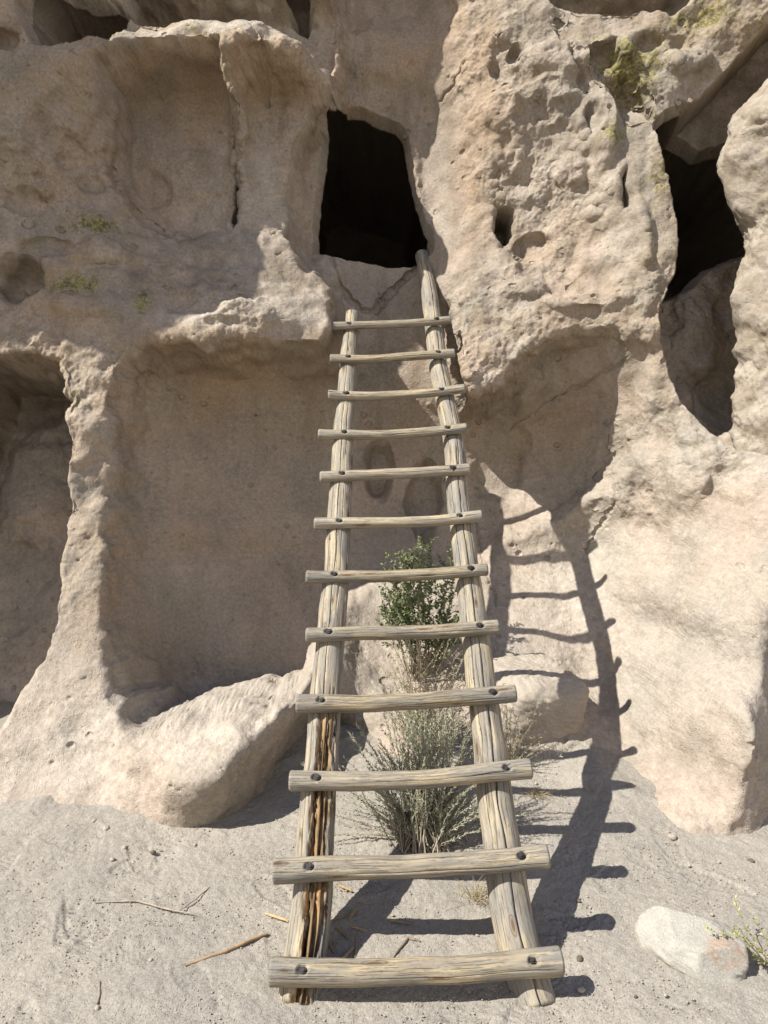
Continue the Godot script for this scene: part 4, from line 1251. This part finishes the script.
func build_stones() -> void:
	var mat := stone_material(0.35)
	var r := MeshInstance3D.new()
	r.name = "white_stone"
	r.mesh = stone_mesh(Vector3(0.185, 0.105, 0.135), 81, 0.14, 2.3, 110, 70, white_tint, [Vector4(0.75, 0.35, 0.56, 0.87), Vector4(-0.62, 0.6, 0.5, 0.88), Vector4(-0.3, 0.75, -0.6, 0.86), Vector4(0.1, 0.95, 0.28, 0.84), Vector4(0.9, -0.1, -0.42, 0.9)])
	r.material_override = mat
	add_child(r)
	r.position = Vector3(1.085, ground_at(1.085, -2.78) + 0.012, -2.78)
	r.rotation = Vector3(0.12, -0.75, -0.16)
	tag(r, "whitish stone with a rusty brown spot lying on the sand", "stone")
	var b := MeshInstance3D.new()
	b.name = "boulder"
	b.mesh = stone_mesh(Vector3(0.25, 0.19, 0.25), 91, 0.09, 4.2, 130, 90, tuff_tint)
	b.material_override = mat
	add_child(b)
	b.position = Vector3(0.80, 0.63, -4.28)
	b.rotation = Vector3(0.32, 0.4, 0.03)
	tag(b, "flat-topped tan tuff boulder at the cliff foot crossed by the ladder's shadow", "boulder")
	var kinds := []
	for k in 4:
		kinds.append(stone_mesh(Vector3(1.0, 0.65, 0.8), 200 + k * 3, 0.3, 2.4, 16, 10, tuff_tint))
	var spots := [[0.679, -2.731, 0.014, 1]]
	for k in 34:
		var z := rng.randf_range(-3.5, -2.38)
		spots.append([rng.randf_range(-0.48, 0.5) * -z, z, rng.randf_range(0.004, 0.013), 0])
	for k in 22:
		var fi := rng.randi_range(0, foot_x.size() - 1)
		var fx := foot_x[fi]
		if absf(fx) < 1.75:
			spots.append([fx, foot_z[fi] + rng.randf_range(0.05, 0.22), rng.randf_range(0.008, 0.02), 2])
	var dark := stone_material(0.2)
	dark.albedo_color = Color(0.62, 0.6, 0.58)
	for s in spots:
		var p := MeshInstance3D.new()
		p.name = numbered("rock_crumb" if s[3] == 2 else "pebble")
		p.mesh = kinds[rng.randi() % 4]
		p.material_override = dark if s[3] == 1 or rng.randf() < 0.3 else mat
		add_child(p)
		p.scale = Vector3.ONE * s[2]
		p.rotation.y = rng.randf() * TAU
		p.position = Vector3(s[0], ground_at(s[0], s[1]) + s[2] * 0.35, s[1])
		if s[3] == 1:
			tag(p, "grey pebble just right of the bottom rung's end", "pebble", "pebbles scattered on the sand")
		elif s[3] == 2:
			tag(p, "small tan rock crumb lying close against the cliff foot", "rock crumb", "rock crumbs along the cliff foot")
		else:
			tag(p, "tiny pebble scattered on the open sand", "pebble", "pebbles scattered on the sand")
	# grit: too small to count
	var mm := MultiMesh.new()
	mm.transform_format = MultiMesh.TRANSFORM_3D
	mm.mesh = stone_mesh(Vector3(1.0, 0.6, 0.8), 230, 0.3, 2.2, 8, 5, tuff_tint)
	mm.instance_count = 18000
	for k in 18000:
		var z := rng.randf_range(-4.1, -2.1)
		var x := rng.randf_range(-0.52, 0.52) * -z
		var s := 0.0012 + 0.0034 * pow(rng.randf(), 4.0)
		mm.set_instance_transform(k, Transform3D(Basis(Vector3.UP, rng.randf() * TAU).scaled(Vector3.ONE * s), Vector3(x, ground_at(x, z) + s * 0.3, z)))
	var g := MultiMeshInstance3D.new()
	g.name = "grit"
	g.multimesh = mm
	g.material_override = mat
	g.set_meta("kind", "stuff")
	tag(g, "fine grit strewn over the sandy ground", "grit")
	add_child(g)

# ------------------------------------------------------------------ plants
func leaf(st: SurfaceTool, at: Vector3, along: Vector3, up: Vector3, length: float, width: float, c: Color) -> void:
	var side := along.cross(up).normalized() * width * 0.5
	var mid := at + along * length * 0.45 + up * width * 0.12
	var tip := at + along * length
	var n := along.cross(side).normalized()
	st.set_color(c)
	st.set_normal(n)
	for v in [at, mid + side, tip, at, tip, mid - side]:
		st.add_vertex(v)

func twig(st: SurfaceTool, a: Vector3, b: Vector3, ra: float, rb: float, c: Color, n := 5) -> void:
	var t := (b - a).normalized()
	var u := t.cross(Vector3.RIGHT if absf(t.x) < 0.8 else Vector3.UP).normalized()
	var v := t.cross(u)
	st.set_color(c)
	for i in n:
		var p := u * cos(TAU * i / n) + v * sin(TAU * i / n)
		var q := u * cos(TAU * (i + 1) / n) + v * sin(TAU * (i + 1) / n)
		var quad := [a + p * ra, a + q * ra, b + q * rb, b + p * rb]
		var nn := [p, q, q, p]
		for m in [0, 2, 1, 0, 3, 2]:
			st.set_normal(nn[m])
			st.add_vertex(quad[m])

func rand_dir() -> Vector3:
	var v := Vector3(rng.randfn(), rng.randfn(), rng.randfn())
	return v.normalized() if v.length() > 0.01 else Vector3.UP

# stems curving from the base towards a target; leaves along them
func shrub(called: String, label: String, base: Vector3, stems: Array, leaf_len: float, leaf_wid: float, per_m: float, bare: float, leaf_a: Color, leaf_b: Color, stem_c: Color, mats: Array, lean: float) -> void:
	var o := thing(called, base, label, "shrub")
	var ss := SurfaceTool.new()
	ss.begin(Mesh.PRIMITIVE_TRIANGLES)
	var sl := SurfaceTool.new()
	sl.begin(Mesh.PRIMITIVE_TRIANGLES)
	for s in stems:
		var root: Vector3 = s[0]
		var tip: Vector3 = s[1]
		var len_ := root.distance_to(tip)
		var ctrl := root.lerp(tip, 0.45) + Vector3(rng.randfn() * 0.10, absf(rng.randfn()) * 0.05 + 0.04, rng.randfn() * 0.10) * len_
		var n := maxi(4, int(len_ / 0.035))
		var prev := root
		var tone := rng.randf()
		for k in range(1, n + 1):
			var t := float(k) / n
			var p := root.lerp(ctrl, t).lerp(ctrl.lerp(tip, t), t) + rand_dir() * 0.003
			var r0: float = s[2] * (1.0 - 0.8 * (t - 1.0 / n))
			var r1: float = s[2] * (1.0 - 0.8 * t)
			twig(ss, prev, p, r0, r1, stem_c * rng.randf_range(0.8, 1.15), 5)
			var dir := (p - prev).normalized()
			if t > bare:
				var many := per_m * prev.distance_to(p)
				var cnt := int(many) + (1 if rng.randf() < many - int(many) else 0)
				for q in cnt:
					var at := prev.lerp(p, rng.randf())
					var outw := rand_dir()
					outw = (outw - dir * outw.dot(dir)).normalized()
					var along := (dir * lean + outw * rng.randf_range(0.5, 1.1)).normalized()
					var c := leaf_a.lerp(leaf_b, clampf(tone * 0.6 + rng.randf() * 0.55, 0.0, 1.0)) * rng.randf_range(0.8, 1.2)
					leaf(sl, at, along, rand_dir(), leaf_len * rng.randf_range(0.6, 1.25), leaf_wid * rng.randf_range(0.7, 1.2), c)
			prev = p
	part("stems", ss.commit(), mats[0], o)
	part("foliage", sl.commit(), mats[1], o)

func build_plants() -> void:
	var bark := StandardMaterial3D.new()
	bark.vertex_color_use_as_albedo = true
	bark.roughness = 0.9
	var lm := StandardMaterial3D.new()
	lm.vertex_color_use_as_albedo = true
	lm.roughness = 0.7
	lm.metallic_specular = 0.3
	lm.cull_mode = BaseMaterial3D.CULL_DISABLED
	lm.backlight_enabled = true
	lm.backlight = Color(0.12, 0.14, 0.05)
	var mats := [bark, lm]
	# the leafy green bush high on the slope
	var st := []
	for k in 30:
		var root := Vector3(rng.randf_range(-0.05, 0.05), 0.0, rng.randf_range(-0.03, 0.03))
		var tip := Vector3(rng.randf_range(-0.26, 0.26), rng.randf_range(0.36, 0.90), rng.randf_range(-0.10, 0.24))
		st.append([root, tip, 0.005])
		for b in 6:
			var f := rng.randf_range(0.45, 0.95)
			var from := root.lerp(tip, f)
			st.append([from, from + Vector3(rng.randf_range(-0.13, 0.13), rng.randf_range(0.02, 0.14), rng.randf_range(-0.13, 0.13)), 0.0022])
	shrub("green_bush", "leafy green bush against the rock behind the ladder's middle rungs", Vector3(0.21, 0.64, -4.46), st, 0.021, 0.012, 270.0, 0.35, lin(0.085, 0.12, 0.042), lin(0.21, 0.24, 0.12), lin(0.22, 0.17, 0.11), mats, 0.4)
	# dry grey-brown brush below it
	st = []
	for k in 80:
		var root := Vector3(rng.randf_range(-0.06, 0.06), 0.0, rng.randf_range(-0.05, 0.05))
		var tip := Vector3(rng.randf_range(-0.26, 0.26), rng.randf_range(0.15, 0.66), rng.randf_range(-0.10, 0.24))
		st.append([root, tip, 0.003])
		for b in 3:
			var from := root.lerp(tip, rng.randf_range(0.4, 0.95))
			st.append([from, from + Vector3(rng.randf_range(-0.1, 0.1), rng.randf_range(0.0, 0.10), rng.randf_range(-0.1, 0.1)), 0.0014])
	shrub("dry_brush", "dry brownish brush between the green bush and the grey sagebrush", Vector3(0.22, 0.42, -4.02), st, 0.015, 0.0045, 130.0, 0.3, lin(0.26, 0.24, 0.14), lin(0.40, 0.35, 0.23), lin(0.36, 0.29, 0.20), mats, 0.7)
	# grey-green sagebrush in front
	st = []
	for k in 230:
		var wide := rng.randfn() * 0.19 - 0.05
		var root := Vector3(rng.randfn() * 0.06, -0.01, rng.randfn() * 0.05)
		var tip := Vector3(wide + 0.02, rng.randf_range(0.20, 0.64) - absf(wide) * 0.4, rng.randf_range(-0.16, 0.12))
		st.append([root, tip, 0.003])
	shrub("sagebrush", "feathery grey-green sagebrush growing on the sand behind the lower rungs", Vector3(0.176, ground_at(0.176, -3.358), -3.358), st, 0.017, 0.0035, 330.0, 0.25, lin(0.19, 0.205, 0.125), lin(0.38, 0.385, 0.275), lin(0.30, 0.25, 0.18), mats, 1.0)
	# small dry shrub right of the rail
	st = []
	for k in 40:
		st.append([Vector3(rng.randf_range(-0.03, 0.03), 0.0, rng.randf_range(-0.03, 0.03)), Vector3(rng.randf_range(-0.16, 0.18), rng.randf_range(0.08, 0.36), rng.randf_range(-0.1, 0.14)), 0.0022])
	shrub("dry_shrub", "small dry pale shrub beside the boulder right of the ladder", Vector3(0.64, ground_at(0.64, -3.95), -3.95), st, 0.014, 0.004, 130.0, 0.3, lin(0.26, 0.25, 0.15), lin(0.40, 0.37, 0.25), lin(0.30, 0.24, 0.16), mats, 0.7)
	# yellow-green weed at the stone
	st = []
	for k in 9:
		var root := Vector3(rng.randf_range(-0.02, 0.03), 0.0, rng.randf_range(-0.02, 0.02))
		var tip := Vector3(rng.randf_range(-0.26, 0.12), rng.randf_range(0.04, 0.20), rng.randf_range(-0.16, 0.12))
		st.append([root, tip, 0.0022])
	shrub("yellow_weed", "low yellow-green weed reaching in beside the white stone", Vector3(1.33, ground_at(1.33, -2.70), -2.70), st, 0.016, 0.006, 170.0, 0.15, lin(0.24, 0.25, 0.07), lin(0.40, 0.38, 0.14), lin(0.30, 0.27, 0.14), mats, 0.6)
	# straw tufts
	var tufts := [[0.36, -3.05, 0.13, "pale straw tuft at the ladder's right rail"], [1.02, -3.78, 0.07, "low straw tuft at the foot of the right rock apron"], [0.72, -3.72, 0.10, "wispy straw tuft on the slope beside the rail's shadow"]]
	for t in tufts:
		var o := thing("grass_tuft", Vector3(t[0], ground_at(t[0], t[1]), t[1]), t[3], "grass tuft")
		var sb := SurfaceTool.new()
		sb.begin(Mesh.PRIMITIVE_TRIANGLES)
		for k in 60:
			var dir := Vector3(rng.randfn() * 0.7, absf(rng.randfn()) * 0.5 + 0.25, rng.randfn() * 0.7).normalized()
			var at := Vector3(rng.randfn() * 0.02, 0.0, rng.randfn() * 0.02)
			var len_: float = t[2] * rng.randf_range(0.4, 1.0)
			var c := lin(0.40, 0.32, 0.18) * rng.randf_range(0.7, 1.2)
			var midp := at + dir * len_ * 0.6
			twig(sb, at, midp, 0.0012, 0.0009, c, 3)
			twig(sb, midp, midp + (dir + Vector3(0, -0.6, 0)).normalized() * len_ * 0.4, 0.0009, 0.0003, c, 3)
		part("blades", sb.commit(), bark, o)

# ------------------------------------------------------------------ sticks and chips
func stick(called: String, label: String, category: String, pts: Array, r: float, c: Color, mat: Material, flat := 1.0, group := "") -> void:
	var st := SurfaceTool.new()
	st.begin(Mesh.PRIMITIVE_TRIANGLES)
	var mid: Vector2 = pts[0]
	var base := Vector3(mid.x, ground_at(mid.x, mid.y), mid.y)
	var path := []
	for i in pts.size() - 1:
		for k in 5:
			var p: Vector2 = pts[i].lerp(pts[i + 1], k / 5.0)
			path.append(Vector3(p.x, ground_at(p.x, p.y) + r * 0.7 + 0.002, p.y) - base + rand_dir() * r * (0.35 if flat > 0.9 else 0.08))
	var e: Vector2 = pts[pts.size() - 1]
	path.append(Vector3(e.x, ground_at(e.x, e.y) + r * 0.6, e.y) - base)
	var n := path.size()
	for i in n - 1:
		var ta := r * (0.35 + 0.65 * sin(PI * (0.12 + 0.8 * i / n)))
		var tb := r * (0.35 + 0.65 * sin(PI * (0.12 + 0.8 * (i + 1) / n)))
		twig(st, path[i], path[i + 1], ta, tb, c * rng.randf_range(0.88, 1.1), 7 if flat > 0.9 else 4)
	var o := MeshInstance3D.new()
	o.name = numbered(called)
	o.mesh = st.commit()
	o.material_override = mat
	add_child(o)
	o.position = base
	tag(o, label, category, group)

func build_litter() -> void:
	var mat := StandardMaterial3D.new()
	mat.vertex_color_use_as_albedo = true
	mat.roughness = 0.85
	stick("splinter", "long orange-brown wood splinter on the sand left of the ladder", "splinter", [Vector2(-0.68, -2.695), Vector2(-0.55, -2.765), Vector2(-0.42, -2.848)], 0.007, lin(0.30, 0.205, 0.115), mat)
	stick("twig", "thin grey twig lying across the sand at left", "twig", [Vector2(-1.119, -3.043), Vector2(-0.96, -3.05), Vector2(-0.81, -2.99), Vector2(-0.712, -2.961)], 0.0035, lin(0.30, 0.25, 0.19), mat)
	stick("twig", "thin forked twig meeting the long grey twig's right end", "twig", [Vector2(-0.78, -2.977), Vector2(-0.73, -3.05), Vector2(-0.691, -3.122)], 0.003, lin(0.28, 0.23, 0.18), mat)
	stick("twig", "short dark twig at the photo's lower left edge", "twig", [Vector2(-0.946, -2.629), Vector2(-0.925, -2.56), Vector2(-0.916, -2.486)], 0.005, lin(0.22, 0.18, 0.14), mat)
	stick("twig", "short bent twig lying behind the bottom rung", "twig", [Vector2(0.031, -2.749), Vector2(0.087, -2.844), Vector2(0.13, -2.83)], 0.0055, lin(0.22, 0.17, 0.12), mat)
	var spots := [[-0.154, -3.09, 0.5], [-0.13, -2.76, 2.2], [-0.15, -2.86, 0.9], [-0.10, -2.80, 1.6], [-0.17, -2.93, 2.7], [-0.40, -2.93, 0.4], [-0.19, -2.80, 1.2], [0.06, -2.92, 0.2], [-0.12, -2.95, 2.0], [-0.09, -2.88, 0.3]]
	for k in spots.size():
		var s = spots[k]
		var len_ := rng.randf_range(0.05, 0.10)
		var d := Vector2(cos(s[2]), sin(s[2])) * len_ * 0.5
		var c := Vector2(s[0], s[1])
		stick("wood_chip", "tan wood chip lying on the sand around the ladder's left foot", "wood chip", [c - d, c, c + d], rng.randf_range(0.004, 0.008), lin(0.44, 0.31, 0.17) * rng.randf_range(0.6, 1.1), mat, 0.5, "wood chips under the ladder")
